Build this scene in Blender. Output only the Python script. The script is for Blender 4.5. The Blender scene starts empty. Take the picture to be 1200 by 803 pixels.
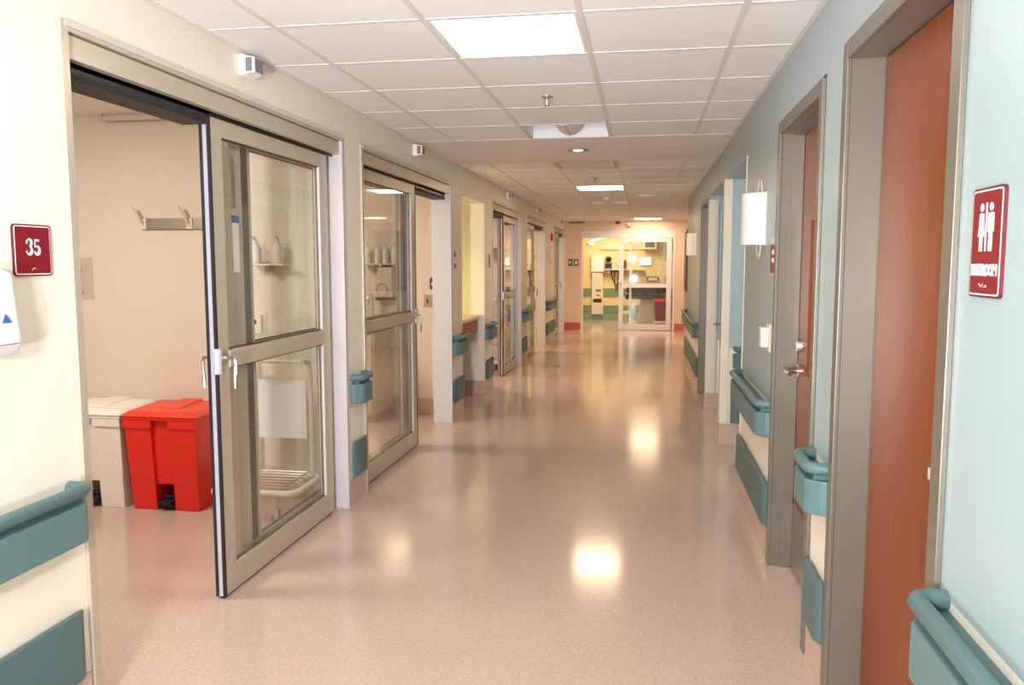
import bpy, bmesh, math, random
from mathutils import Vector, Matrix
random.seed(7)
PI = math.pi
C = bpy.context.scene.collection
SC = bpy.context.scene

# ------------------------------------------------------------------ camera, world, light, exposure
W, H = 1200, 803
F_PX, YAW, PITCH, ROLL, CAM_Z = 945.35, -0.16212, -0.09766, -0.00103, 1.50
cam_d = bpy.data.cameras.new('camera'); cam = bpy.data.objects.new('camera', cam_d); C.objects.link(cam)
cam_d.sensor_fit = 'HORIZONTAL'; cam_d.sensor_width = 36.0; cam_d.lens = 36.0 * F_PX / W; cam_d.clip_start = 0.05
_f = Vector((math.sin(YAW) * math.cos(PITCH), math.cos(YAW) * math.cos(PITCH), math.sin(PITCH)))
_r = Vector((math.cos(YAW), -math.sin(YAW), 0)); _u = _r.cross(_f)
_r2 = _r * math.cos(ROLL) + _u * math.sin(ROLL); _u2 = -_r * math.sin(ROLL) + _u * math.cos(ROLL)
cam.matrix_world = Matrix(((_r2.x, _u2.x, -_f.x, 0), (_r2.y, _u2.y, -_f.y, 0), (_r2.z, _u2.z, -_f.z, CAM_Z), (0, 0, 0, 1)))
SC.camera = cam

world = bpy.data.worlds.new('world'); SC.world = world; world.use_nodes = True
world.node_tree.nodes['Background'].inputs[0].default_value = (0.5, 0.5, 0.5, 1)
world.node_tree.nodes['Background'].inputs[1].default_value = 0.0

SC.view_settings.view_transform = 'Standard'; SC.view_settings.look = 'None'
SC.view_settings.gamma = 1.0; SC.view_settings.use_curve_mapping = False
SC.view_settings.exposure = 0.2

def area_lamp(name, loc, target, size, power, color, spread=PI):
    d = bpy.data.lights.new(name, 'AREA'); d.shape = 'SQUARE'; d.size = size; d.energy = power; d.color = color; d.spread = spread
    o = bpy.data.objects.new(name, d); C.objects.link(o); o.location = loc
    o.rotation_euler = (Vector(target) - Vector(loc)).to_track_quat('-Z', 'Y').to_euler()
    return o
# the photographer's flash, left of and behind the lens
area_lamp('flash_lamp', (-0.55, -0.9, 1.72), (-2.4, 2.9, 1.40), 0.22, 88, (0.98, 0.985, 1.0))
# added unseen fill lamp behind the camera, aimed up to brighten the near ceiling
area_lamp('bounce_lamp', (-0.5, -1.6, 0.8), (-0.5, 3.6, 2.44), 0.15, 44, (0.96, 0.97, 1.0), math.radians(85))
# assumed unseen ceiling lamps lighting the rooms and passages off the corridor
ROOM = (1.0, 0.78, 0.56)
area_lamp('room_lamp', (-3.3, 3.0, 2.40), (-3.3, 3.3, 0), 0.6, 42, (1.0, 0.92, 0.80))
area_lamp('room_lamp', (-3.3, 6.2, 2.40), (-3.3, 6.3, 0), 0.6, 44, (1.0, 0.85, 0.70))
area_lamp('room_lamp', (-3.3, 10.5, 2.40), (-3.3, 10.6, 0), 0.6, 40, (1.0, 0.84, 0.72))
area_lamp('room_lamp', (-3.3, 13.6, 2.40), (-3.3, 13.7, 0), 0.6, 60, (1.0, 0.72, 0.42))
area_lamp('room_lamp', (-3.3, 17.0, 2.40), (-3.3, 17.1, 0), 0.6, 40, ROOM)
area_lamp('room_lamp', (-0.7, 19.9, 2.60), (-0.7, 20.2, 0), 1.2, 68, (1.0, 0.80, 0.52))
area_lamp('side_passage_lamp', (1.9, 6.1, 2.40), (1.9, 6.2, 0), 0.6, 14, (1.0, 0.86, 0.7))  # passage lamps are unseen and assumed too
area_lamp('side_passage_lamp', (1.7, 7.8, 2.40), (1.7, 7.9, 0), 0.4, 9, (1.0, 0.86, 0.7))
area_lamp('side_passage_lamp', (1.7, 15.5, 2.40), (1.7, 15.6, 0), 0.6, 40, (1.0, 0.7, 0.45))

# ------------------------------------------------------------------ materials
def lin(c):
    c = c / 255.0
    return c / 12.92 if c <= 0.04045 else ((c + 0.055) / 1.055) ** 2.4
def rgb(r, g, b): return (lin(r), lin(g), lin(b), 1)
M = {}
def mat(name, col, rough=0.5, metal=0.0, spec=0.5, noise=0.04, scale=8.0, bump=0.0, bscale=200.0, coat=0.0, emit=None, estr=0.0, stretch=None, coat_r=0.1):
    m = bpy.data.materials.new(name); m.use_nodes = True; nt = m.node_tree; b = nt.nodes['Principled BSDF']
    tc = nt.nodes.new('ShaderNodeTexCoord'); src = tc.outputs['Object']
    if stretch:
        mp = nt.nodes.new('ShaderNodeMapping'); mp.inputs['Scale'].default_value = stretch; nt.links.new(src, mp.inputs[0]); src = mp.outputs[0]
    if noise > 0:
        n = nt.nodes.new('ShaderNodeTexNoise'); n.inputs['Scale'].default_value = scale; n.inputs['Detail'].default_value = 4
        nt.links.new(src, n.inputs['Vector'])
        mx = nt.nodes.new('ShaderNodeMix'); mx.data_type = 'RGBA'
        nt.links.new(n.outputs['Fac'], mx.inputs[0])
        mx.inputs[6].default_value = tuple(c * (1 - noise) for c in col[:3]) + (1,)
        mx.inputs[7].default_value = tuple(min(1, c * (1 + noise)) for c in col[:3]) + (1,)
        nt.links.new(mx.outputs[2], b.inputs['Base Color'])
    else: b.inputs['Base Color'].default_value = col
    b.inputs['Roughness'].default_value = rough; b.inputs['Metallic'].default_value = metal
    b.inputs['Specular IOR Level'].default_value = spec
    if coat: b.inputs['Coat Weight'].default_value = coat; b.inputs['Coat Roughness'].default_value = coat_r
    if bump > 0:
        n2 = nt.nodes.new('ShaderNodeTexNoise'); n2.inputs['Scale'].default_value = bscale; n2.inputs['Detail'].default_value = 3
        nt.links.new(src, n2.inputs['Vector'])
        bp = nt.nodes.new('ShaderNodeBump'); bp.inputs['Strength'].default_value = bump; bp.inputs['Distance'].default_value = 0.002
        nt.links.new(n2.outputs['Fac'], bp.inputs['Height']); nt.links.new(bp.outputs[0], b.inputs['Normal'])
    if emit: b.inputs['Emission Color'].default_value = emit; b.inputs['Emission Strength'].default_value = estr
    M[name] = m; return m

mat('cream', rgb(239, 231, 213), 0.45, noise=0.015, scale=3, bump=0.15, bscale=120)
mat('green_paint', rgb(161, 179, 181), 0.38, noise=0.02, scale=3, bump=0.15, bscale=120)
mat('blue_paint', rgb(150, 180, 186), 0.45, noise=0.02, scale=3, bump=0.1, bscale=120)
mat('peach', rgb(232, 206, 180), 0.5, noise=0.02, scale=3, bump=0.1, bscale=120)
mat('room_paint', rgb(228, 216, 200), 0.55, noise=0.02, scale=3, bump=0.1, bscale=120)
mat('grey_paint', rgb(205, 198, 196), 0.55, noise=0.02, scale=3)
mat('yellow_paint', rgb(240, 218, 165), 0.5, noise=0.02, scale=3)
mat('frame', rgb(194, 182, 162), 0.33, metal=0.25, noise=0.02, scale=40, bump=0.05)
mat('frame_light', rgb(206, 202, 204), 0.35, metal=0.1, noise=0.01)
mat('frame_white', rgb(226, 216, 208), 0.3, metal=0.1, noise=0.01)
mat('steel_frame', rgb(124, 118, 106), 0.34, metal=0.35, noise=0.02, scale=10, bump=0.05)
mat('lilac_edge', rgb(208, 208, 226), 0.35, metal=0.3, noise=0.03, scale=30)
mat('gasket', rgb(28, 27, 30), 0.6, noise=0.1, scale=60, bump=0.4, bscale=300)
mat('track', rgb(50, 52, 52), 0.35, metal=0.5, noise=0.1)
mat('dark_bronze', rgb(84, 74, 66), 0.45, metal=0.2, noise=0.05)
mat('chrome', rgb(225, 225, 225), 0.15, metal=1.0, noise=0.01)
mat('brushed', rgb(185, 178, 160), 0.33, metal=0.9, noise=0.06, scale=20, stretch=(1, 1, 12))
mat('kick', rgb(170, 165, 158), 0.35, metal=0.85, noise=0.06, scale=20, stretch=(1, 14, 1))
mat('teal', rgb(90, 122, 123), 0.42, noise=0.03, scale=30, bump=0.25, bscale=350)
mat('teal_dark', rgb(80, 108, 111), 0.45, noise=0.03, scale=30, bump=0.3, bscale=350)
mat('tbar', rgb(226, 220, 216), 0.5, noise=0.01)
mat('vent_metal', rgb(196, 182, 168), 0.6, noise=0.02)
mat('gypsum', rgb(236, 230, 226), 0.6, noise=0.01)
mat('tile', rgb(240, 241, 243), 0.75, noise=0.03, scale=90, bump=0.5, bscale=260)
mat('white_plastic', rgb(238, 236, 232), 0.35, noise=0.01)
mat('cream_plastic', rgb(228, 220, 200), 0.4, noise=0.01)
mat('white_metal', rgb(236, 236, 240), 0.35, noise=0.01)
mat('grey_plastic', rgb(120, 120, 125), 0.4, noise=0.02)
mat('dark_plastic', rgb(38, 36, 40), 0.4, noise=0.05)
mat('bin_red', rgb(228, 42, 30), 0.38, noise=0.02, bump=0.1)
mat('bin_red_lid', rgb(232, 58, 36), 0.38, noise=0.02, bump=0.1)
mat('bin_white', rgb(236, 230, 220), 0.4, noise=0.015)
mat('sign_red', rgb(128, 14, 30), 0.3, noise=0.02)
mat('sign_white', rgb(250, 245, 245), 0.35, noise=0)
mat('sign_edge', rgb(100, 20, 30), 0.3, noise=0)
mat('sign_brown', rgb(150, 105, 85), 0.35, noise=0.02)
mat('blue_label', rgb(70, 105, 165), 0.5, noise=0)
mat('paper', rgb(236, 232, 230), 0.6, noise=0.01)
mat('laminate', rgb(236, 220, 190), 0.35, noise=0.03, scale=60)
mat('apron_wood', rgb(160, 95, 60), 0.4, noise=0.12, scale=6, stretch=(1, 1, 6))
mat('green_band', rgb(120, 150, 110), 0.45, noise=0.03)
mat('green_base', rgb(130, 165, 140), 0.45, noise=0.03)
mat('monitor_screen', rgb(90, 95, 90), 0.2, noise=0.05)
mat('vinyl_black', rgb(40, 38, 42), 0.4, noise=0.05)
mat('maroon', rgb(95, 38, 28), 0.35, noise=0.08, scale=5)
mat('lamp_on', rgb(255, 250, 240), 0.5, noise=0, emit=(1.0, 0.72, 0.47, 1), estr=26.0)
mat('lamp_near', rgb(255, 250, 240), 0.5, noise=0, emit=(1.0, 0.92, 0.84, 1), estr=13.0)
mat('task_on', rgb(255, 250, 240), 0.5, noise=0, emit=(1.0, 0.80, 0.36, 1), estr=70.0)  # emission of the assumed, unseen alcove tube
mat('downlight_on', rgb(255, 250, 240), 0.5, noise=0, emit=(1.0, 0.9, 0.8, 1), estr=1.2)

def mat_floor(name, a, b_, c_):
    m = bpy.data.materials.new(name); m.use_nodes = True; nt = m.node_tree; b = nt.nodes['Principled BSDF']
    tc = nt.nodes.new('ShaderNodeTexCoord')
    n = nt.nodes.new('ShaderNodeTexNoise'); n.inputs['Scale'].default_value = 75; n.inputs['Detail'].default_value = 8; n.inputs['Roughness'].default_value = 0.7
    n3 = nt.nodes.new('ShaderNodeTexNoise'); n3.inputs['Scale'].default_value = 1.1; n3.inputs['Detail'].default_value = 2
    for x in (n, n3): nt.links.new(tc.outputs['Object'], x.inputs['Vector'])
    cr = nt.nodes.new('ShaderNodeValToRGB'); cr.color_ramp.elements[0].position = 0.36; cr.color_ramp.elements[1].position = 0.66
    cr.color_ramp.elements[0].color = a; cr.color_ramp.elements[1].color = c_
    e = cr.color_ramp.elements.new(0.5); e.color = b_
    nt.links.new(n.outputs['Fac'], cr.inputs[0]); nt.links.new(cr.outputs[0], b.inputs['Base Color'])
    rm = nt.nodes.new('ShaderNodeMapRange'); rm.inputs[3].default_value = 0.10; rm.inputs[4].default_value = 0.17
    nt.links.new(n3.outputs['Fac'], rm.inputs[0]); nt.links.new(rm.outputs[0], b.inputs['Roughness'])
    n2 = nt.nodes.new('ShaderNodeTexNoise'); n2.inputs['Scale'].default_value = 5; n2.inputs['Detail'].default_value = 2
    nt.links.new(tc.outputs['Object'], n2.inputs['Vector'])
    bp = nt.nodes.new('ShaderNodeBump'); bp.inputs['Strength'].default_value = 0.12; bp.inputs['Distance'].default_value = 0.004
    nt.links.new(n2.outputs['Fac'], bp.inputs['Height']); nt.links.new(bp.outputs[0], b.inputs['Normal'])
    b.inputs['Specular IOR Level'].default_value = 0.5
    M[name] = m
mat_floor('floor', rgb(187, 163, 148), rgb(196, 172, 157), rgb(204, 182, 167))
mat('base_vinyl', rgb(200, 172, 158), 0.35, noise=0.05, scale=40)
mat('base_red', rgb(205, 90, 60), 0.35, noise=0.08, scale=30)

def mat_wood(name, dark, light):
    m = bpy.data.materials.new(name); m.use_nodes = True; nt = m.node_tree; b = nt.nodes['Principled BSDF']
    tc = nt.nodes.new('ShaderNodeTexCoord'); mp = nt.nodes.new('ShaderNodeMapping'); mp.inputs['Scale'].default_value = (9, 9, 0.55)
    nt.links.new(tc.outputs['Object'], mp.inputs[0])
    n = nt.nodes.new('ShaderNodeTexNoise'); n.inputs['Scale'].default_value = 5; n.inputs['Detail'].default_value = 9; n.inputs['Roughness'].default_value = 0.65; n.inputs['Distortion'].default_value = 0.6
    nt.links.new(mp.outputs[0], n.inputs['Vector'])
    cr = nt.nodes.new('ShaderNodeValToRGB'); cr.color_ramp.elements[0].position = 0.3; cr.color_ramp.elements[0].color = dark
    cr.color_ramp.elements[1].position = 0.7; cr.color_ramp.elements[1].color = light
    nt.links.new(n.outputs['Fac'], cr.inputs[0]); nt.links.new(cr.outputs[0], b.inputs['Base Color'])
    b.inputs['Roughness'].default_value = 0.32; b.inputs['Specular IOR Level'].default_value = 0.4
    M[name] = m
mat_wood('wood', rgb(118, 52, 16), rgb(140, 68, 24))

def mat_glass(name, tint, refl=1.5):
    m = bpy.data.materials.new(name); m.use_nodes = True; nt = m.node_tree
    nt.nodes.remove(nt.nodes['Principled BSDF']); out = nt.nodes['Material Output']
    t = nt.nodes.new('ShaderNodeBsdfTransparent'); t.inputs[0].default_value = tint
    g = nt.nodes.new('ShaderNodeBsdfGlossy'); g.inputs['Roughness'].default_value = 0.02; g.inputs[0].default_value = (1, 1, 1, 1)
    lw = nt.nodes.new('ShaderNodeLayerWeight'); lw.inputs[0].default_value = 0.5
    pw = nt.nodes.new('ShaderNodeMath'); pw.operation = 'POWER'; pw.inputs[1].default_value = 5.0; nt.links.new(lw.outputs['Facing'], pw.inputs[0])
    fr = nt.nodes.new('ShaderNodeMapRange'); fr.inputs[3].default_value = refl; fr.inputs[4].default_value = 1.0; nt.links.new(pw.outputs[0], fr.inputs[0])
    mx = nt.nodes.new('ShaderNodeMixShader')
    nt.links.new(fr.outputs[0], mx.inputs[0]); nt.links.new(t.outputs[0], mx.inputs[1]); nt.links.new(g.outputs[0], mx.inputs[2])
    nt.links.new(mx.outputs[0], out.inputs[0]); M[name] = m
mat_glass('glass', (0.975, 0.985, 0.975, 1), 0.035)
mat_glass('acrylic', (0.95, 0.94, 0.94, 1), 0.03)

# ------------------------------------------------------------------ mesh helpers
class MB:
    """collects shapes, built as ONE mesh object; coordinates are local to the parent, or world when built with world=True"""
    def __init__(s): s.bm = bmesh.new()
    def box(s, x0, x1, y0, y1, z0, z1, bev=0.0):
        x0, x1 = min(x0, x1), max(x0, x1); y0, y1 = min(y0, y1), max(y0, y1); z0, z1 = min(z0, z1), max(z0, z1)
        v = [s.bm.verts.new((x, y, z)) for x in (x0, x1) for y in (y0, y1) for z in (z0, z1)]
        fs = [(0, 1, 3, 2), (4, 6, 7, 5), (0, 4, 5, 1), (2, 3, 7, 6), (0, 2, 6, 4), (1, 5, 7, 3)]
        faces = [s.bm.faces.new([v[i] for i in f]) for f in fs]
        if bev > 0:
            es = list({e for f in faces for e in f.edges})
            bmesh.ops.bevel(s.bm, geom=es, offset=bev, segments=2, profile=0.6, affect='EDGES')
        return s
    def prism(s, pts, d0, d1, axis=2, bev=0.0):
        """polygon pts in the two other axes, extruded from d0 to d1 along axis"""
        def P(a, b, d):
            if axis == 2: return (a, b, d)
            if axis == 1: return (a, d, b)
            return (d, a, b)
        lo = [s.bm.verts.new(P(a, b, d0)) for a, b in pts]; hi = [s.bm.verts.new(P(a, b, d1)) for a, b in pts]
        n = len(pts); faces = [s.bm.faces.new(lo[::-1]), s.bm.faces.new(hi)]
        for i in range(n): faces.append(s.bm.faces.new([lo[i], lo[(i + 1) % n], hi[(i + 1) % n], hi[i]]))
        if bev > 0:
            es = list({e for f in faces for e in f.edges})
            bmesh.ops.bevel(s.bm, geom=es, offset=bev, segments=2, profile=0.6, affect='EDGES')
        return s
    def tube(s, path, r, n=10, close=False):
        path = [Vector(p) for p in path]; m = len(path); rings = []
        up = None
        for i, p in enumerate(path):
            if close: d = (path[(i + 1) % m] - path[i - 1]).normalized()
            elif i == 0: d = (path[1] - p).normalized()
            elif i == m - 1: d = (p - path[i - 1]).normalized()
            else: d = ((path[i + 1] - p).normalized() + (p - path[i - 1]).normalized()).normalized()
            if up is None: up = Vector((0, 0, 1)) if abs(d.z) < 0.9 else Vector((1, 0, 0))
            a = d.cross(up); 
            if a.length < 1e-4: a = d.cross(Vector((1, 0, 0)))
            a.normalize(); b = a.cross(d).normalized(); up = b
            rr = r[i] if isinstance(r, (list, tuple)) else r
            rings.append([s.bm.verts.new(p + (a * math.cos(t) + b * math.sin(t)) * rr) for t in [2 * PI * k / n for k in range(n)]])
        last = m if close else m - 1
        for i in range(last):
            A, B = rings[i], rings[(i + 1) % m]
            for k in range(n): s.bm.faces.new([A[k], A[(k + 1) % n], B[(k + 1) % n], B[k]])
        if not close: s.bm.faces.new(rings[0][::-1]); s.bm.faces.new(rings[-1])
        return s
    def cyl(s, c, r, d0, d1, axis=2, n=20, r2=None):
        r2 = r if r2 is None else r2
        v = {0: lambda d: (d, c[0], c[1]), 1: lambda d: (c[0], d, c[1]), 2: lambda d: (c[0], c[1], d)}[axis]
        return s.tube([v(d0), v(d1)], [r, r2], n)
    def lathe(s, prof, c=(0, 0), n=24):
        """prof: list of (radius, z)"""
        rings = [[s.bm.verts.new((c[0] + r * math.cos(2 * PI * k / n), c[1] + r * math.sin(2 * PI * k / n), z)) for k in range(n)] for r, z in prof]
        for A, B in zip(rings, rings[1:]):
            for k in range(n): s.bm.faces.new([A[k], A[(k + 1) % n], B[(k + 1) % n], B[k]])
        s.bm.faces.new(rings[0][::-1]); s.bm.faces.new(rings[-1]); return s
    def hexa(s, b, t, bev=0.0):
        """b, t: four points each (bottom and top, same winding)"""
        lo = [s.bm.verts.new(p) for p in b]; hi = [s.bm.verts.new(p) for p in t]
        faces = [s.bm.faces.new(lo[::-1]), s.bm.faces.new(hi)]
        for i in range(4): faces.append(s.bm.faces.new([lo[i], lo[(i + 1) % 4], hi[(i + 1) % 4], hi[i]]))
        if bev > 0:
            es = list({e for f in faces for e in f.edges}); bmesh.ops.bevel(s.bm, geom=es, offset=bev, segments=2, profile=0.6, affect='EDGES')
        return s
    def mesh(s, name, smooth=False):
        bmesh.ops.recalc_face_normals(s.bm, faces=s.bm.faces[:])
        me = bpy.data.meshes.new(name); s.bm.to_mesh(me); s.bm.free()
        if smooth:
            for p in me.polygons: p.use_smooth = True
            try: me.set_sharp_from_angle(angle=math.radians(40))
            except Exception: pass
        return me
def wloc(o):
    v = Vector((0, 0, 0))
    while o: v += o.location; o = o.parent
    return v
def build(name, mb, m, parent=None, world=False, smooth=False):
    """link one mesh object; world=True: shapes were given in world coordinates (parents unrotated)"""
    me = mb.mesh(name, smooth); o = bpy.data.objects.new(name, me); C.objects.link(o)
    me.materials.append(M[m] if isinstance(m, str) else m)
    if world:
        xs = [v.co.copy() for v in me.vertices]
        c = Vector(((min(v.x for v in xs) + max(v.x for v in xs)) / 2, (min(v.y for v in xs) + max(v.y for v in xs)) / 2, min(v.z for v in xs)))
        me.transform(Matrix.Translation(-c))
        o.location = c - (wloc(parent) if parent else Vector((0, 0, 0)))
    if parent: o.parent = parent
    return o
def tag(o, label=None, cat=None, group=None, kind=None):
    if label: o['label'] = label
    if cat: o['category'] = cat
    if group: o['group'] = group
    if kind: o['kind'] = kind
    return o
def empty(name, loc=(0, 0, 0), rz=0.0, parent=None):
    o = bpy.data.objects.new(name, None); C.objects.link(o); o.location = loc; o.rotation_euler = (0, 0, rz); o.empty_display_size = 0.1
    if parent: o.parent = parent
    return o
def thing(name, label, cat, loc, rz=0.0, group=None): return tag(empty(name, loc, rz), label, cat, group)
def struct(name, mb, m, label=None, cat='room'):
    o = build(name, mb, m, world=True); o['kind'] = 'structure'
    if label: o['label'] = label
    o['category'] = cat
    return o
def struct_empty(name, loc, label, cat):
    o = empty(name, loc); o['kind'] = 'structure'; o['label'] = label; o['category'] = cat; return o
def copy_tree(o, parent=None):
    c = o.copy(); C.objects.link(c); c.parent = parent
    for ch in list(o.children): copy_tree(ch, c)
    return c
def rrect(w, h, r, n=4):
    pts = []
    for cx, cz, a0 in ((w/2 - r, h/2 - r, 0), (-w/2 + r, h/2 - r, 90), (-w/2 + r, -h/2 + r, 180), (w/2 - r, -h/2 + r, 270)):
        for k in range(n + 1):
            a = math.radians(a0 + 90 * k / n); pts.append((cx + r * math.cos(a), cz + r * math.sin(a)))
    return pts
def text_mesh(txt, size, depth=0.001, offset=0.0, sx=1.0):
    cu = bpy.data.curves.new('lettering', 'FONT'); cu.body = txt; cu.size = size; cu.extrude = depth; cu.offset = offset
    cu.align_x = 'CENTER'; cu.align_y = 'CENTER'; cu.resolution_u = 3
    t = bpy.data.objects.new('lettering', cu); me = bpy.data.meshes.new_from_object(t); bpy.data.objects.remove(t)
    me.transform(Matrix.Scale(sx, 4, (1, 0, 0)))
    return me
def wall_text(name, txt, size, x, v, z, m, parent, offset=0.0, sx=1.0):
    """lettering on a wall thing: local +y is outwards, reader's right is local -x"""
    me = text_mesh(txt, size, 0.0006, offset, sx)
    me.transform(Matrix(((-1, 0, 0, 0), (0, 0, 1, 0), (0, 1, 0, 0), (0, 0, 0, 1))))
    me.materials.append(M[m]); o = bpy.data.objects.new(name, me); C.objects.link(o); o.location = (x, v, z); o.parent = parent
    return o

XL, XR, HC = -1.783, 0.637, 2.44
T = 0.6096; GX = -1.474; GY = 3.142
LEFT, RIGHT, FACING = -PI/2, PI/2, PI       # wall-thing rotations: outwards = +X, -X, -Y
WT = 0.165                                   # wall thickness

# ------------------------------------------------------------------ setting: floor, walls, ceiling
struct('floor', MB().box(-6.2, 4.2, -4.7, 22.4, -0.12, 0.0), 'floor', 'speckled pinkish tan sheet vinyl floor, polished to a shine', 'floor')

D = {1: (2.29, 4.65), 2: (4.95, 7.37), 3: (9.42, 11.72), 4: (12.26, 14.62), 5: (16.12, 18.05)}
HEAD = 2.25
AL = (7.84, 8.98, 2.17)
w = MB(); x0, x1 = XL - WT, XL
segs = [(-4.6, 2.29), (4.65, 4.95), (7.37, 7.84), (8.98, 9.42), (11.72, 12.26), (14.62, 16.12), (18.05, 18.25)]
for a, b in segs: w.box(x0, x1, a, b, 0, HC)
for a, b in D.values(): w.box(x0, x1, a, b, HEAD, HC)
w.box(x0, x1, AL[0], AL[1], AL[2], HC)
wl = struct('wall_left', w, 'cream', 'cream painted corridor wall with the glass sliding doors', 'wall')

w = MB(); x0, x1 = XR, XR + 0.15
for a, b in ((-4.6, 1.80), (2.81, 3.12), (4.10, 5.40), (6.84, 6.99), (8.46, 8.53), (9.47, 12.40)): w.box(x0, x1, a, b, 0.80, HC)
for a, b, z in ((1.80, 2.81, 2.20), (3.12, 4.10, 2.18), (5.40, 6.84, 2.18), (6.99, 8.46, 2.18), (8.53, 9.47, 2.17)): w.box(x0, x1, a, b, z, HC)
wr = struct('wall_right', w, 'green_paint', 'pale blue-green painted corridor wall with the wooden doors', 'wall')
w = MB()
for a, b in ((-4.6, 1.80), (2.81, 3.12), (4.10, 5.40), (6.84, 6.99), (8.46, 8.53), (9.47, 12.40)): w.box(x0, x1, a, b, 0, 0.7995)
lo = build('wainscot', w, 'cream', wr, world=True); lo['label'] = 'cream lower part of the blue-green wall'

# end wall with the opening to the exam room
EY = 18.25
EX0, EX1, EZ = -1.41, 0.67, 2.22
w = MB().box(XL - WT, EX0, EY, EY + 0.15, 0, HC).box(EX1, 2.6, EY, EY + 0.15, 0, HC).box(EX0, EX1, EY, EY + 0.15, EZ, HC)
struct('wall_end', w, 'peach', 'peach painted wall at the end of the corridor', 'wall')
struct('wall_behind', MB().box(XL - WT, XR + 0.15, -4.75, -4.6, 0, HC), 'cream', 'cream wall at the near end of the corridor', 'wall')
# partitions between the rooms on the left
w = MB().box(-5.2, XL - WT, 4.80, 4.93, 0, 2.6)
struct('wall_partition', w, 'room_paint', 'tan partition behind the two step bins', 'wall')
w = MB().box(-5.2, XL - WT, 7.72, 7.84, 0, 2.6)
struct('wall_partition', w, 'room_paint', 'tan partition behind the second sliding door, with the switch plate', 'wall')
w = MB().box(-5.2, XL - WT, 11.85, 12.0, 0, 2.6)
struct('wall_partition', w, 'grey_paint', 'pale grey partition inside the third sliding door', 'wall')
w = MB().box(-5.2, XL - WT, 15.0, 15.15, 0, 2.6)
struct('wall_partition', w, 'yellow_paint', 'yellow partition inside the fourth sliding door', 'wall')
w = MB().box(-5.2, XL - WT, 18.12, 18.25, 0, 2.6)
struct('wall_partition', w, 'peach', 'peach partition inside the fifth sliding door', 'wall')
w = MB().box(-5.35, -5.2, 0.3, 18.4, 0, 2.6).box(-5.2, XL - WT, 0.3, 0.45, 0, 2.6).box(-5.2, XL - WT, 9.1, 9.22, 0, 2.6)
struct('wall_rooms', w, 'room_paint', 'tan outer wall of the patient rooms', 'wall')
# chart alcove shell
w = MB().box(-2.52, -2.44, AL[0], AL[1], 0, AL[2]).box(-2.52, XL - WT, AL[1], AL[1] + 0.1, 0, AL[2] + 0.1).box(-2.52, XL - WT, AL[0], AL[1], AL[2], AL[2] + 0.1)
struct('wall_alcove', w, 'cream', 'cream recess with the charting counter', 'wall')
# room ceilings
struct('ceiling_rooms', MB().box(-5.2, XL - WT, 0.45, 18.12, 2.44, 2.6), 'gypsum', 'white ceiling of the patient rooms', 'ceiling')

# right side passages
w = MB()
w.box(XR + 0.15, 3.4, 6.84, 6.99, 0.80, HC)
wp = struct('wall_passage', w, 'blue_paint', 'blue wall of the side passage facing the camera', 'wall')
lo = build('wainscot', MB().box(XR + 0.15, 3.4, 6.84, 6.99, 0, 0.7995), 'cream', wp, world=True)
w = MB().box(XR + 0.15, 2.4, 8.46, 8.61, 0.80, HC)
wp2 = struct('wall_recess', w, 'blue_paint', 'blue wall of the farther recess facing the camera', 'wall')
build('wainscot', MB().box(XR + 0.15, 2.4, 8.46, 8.61, 0, 0.7995), 'cream', wp2, world=True)
w = MB().box(XR + 0.15, 3.4, 5.25, 5.40, 0, HC).box(3.4, 3.55, 5.25, 6.99, 0, HC).box(2.4, 2.55, 6.99, 8.61, 0, HC)
w.box(2.6, 2.75, 12.25, 18.4, 0, HC).box(XR + 0.15, 2.6, 12.25, 12.40, 0, HC)
struct('wall_passages', w, 'blue_paint', 'blue walls inside the side passages on the right', 'wall')
struct('ceiling_passages', MB().box(XR + 0.15, 3.55, 5.25, 8.61, HC, HC + 0.15).box(XR + 0.0, 2.75, 12.40, 18.4, HC, HC + 0.15), 'gypsum', 'white ceiling over the side passages', 'ceiling')
# rooms behind the two wooden doors stay shut: plain backs
# end exam room
w = MB().box(-3.2, 2.4, 21.5, 21.65, 0, 2.9).box(-3.35, -3.2, 18.4, 21.65, 0, 2.9).box(2.4, 2.55, 18.4, 21.65, 0, 2.9).box(-3.2, 2.4, 18.25, 18.40, 2.45, 2.9)
struct('wall_exam_room', w, 'yellow_paint', 'yellow walls of the exam room at the corridor end', 'wall')
struct('ceiling_exam_room', MB().box(-3.35, 2.55, 18.25, 21.65, 2.9, 3.0), 'gypsum', 'white ceiling of the far exam room', 'ceiling')

# corridor ceiling: slab, plaster band, grid, tiles
BAND0, BAND1 = GY + 5 * T, 7.60
ceil = struct('ceiling', MB().box(XL - WT, XR + 0.15, -4.75, 18.4, HC + 0.16, HC + 0.25), 'gypsum', 'white suspended tile ceiling of the corridor', 'ceiling')
build('plaster_band', MB().box(XL, XR, BAND0 + 0.012, BAND1 - 0.012, HC, HC + 0.12), 'gypsum', ceil, world=True)
cols = [XL] + [GX + i * T for i in range(4)] + [XR]
rows1 = [GY + i * T for i in range(-13, 6)]
rows2 = [BAND1 + i * T for i in range(18)]; rows2 = [y for y in rows2 if y < 18.1] + [EY]
g = MB(); b2 = 0.012
for xs in cols[1:-1]:
    g.box(xs - b2, xs + b2, rows1[0], BAND0, HC, HC + 0.03); g.box(xs - b2, xs + b2, BAND1, EY, HC, HC + 0.03)
g.box(XL, XL + 0.022, rows1[0], BAND0, HC, HC + 0.03).box(XR - 0.022, XR, rows1[0], BAND0, HC, HC + 0.03)
g.box(XL, XL + 0.022, BAND1, EY, HC, HC + 0.03).box(XR - 0.022, XR, BAND1, EY, HC, HC + 0.03)
for rows in (rows1, rows2):
    for y in rows:
        for a, b in zip(cols, cols[1:]): g.box(a + b2, b - b2, y - b2, y + b2, HC + 0.0005, HC + 0.03)
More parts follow.
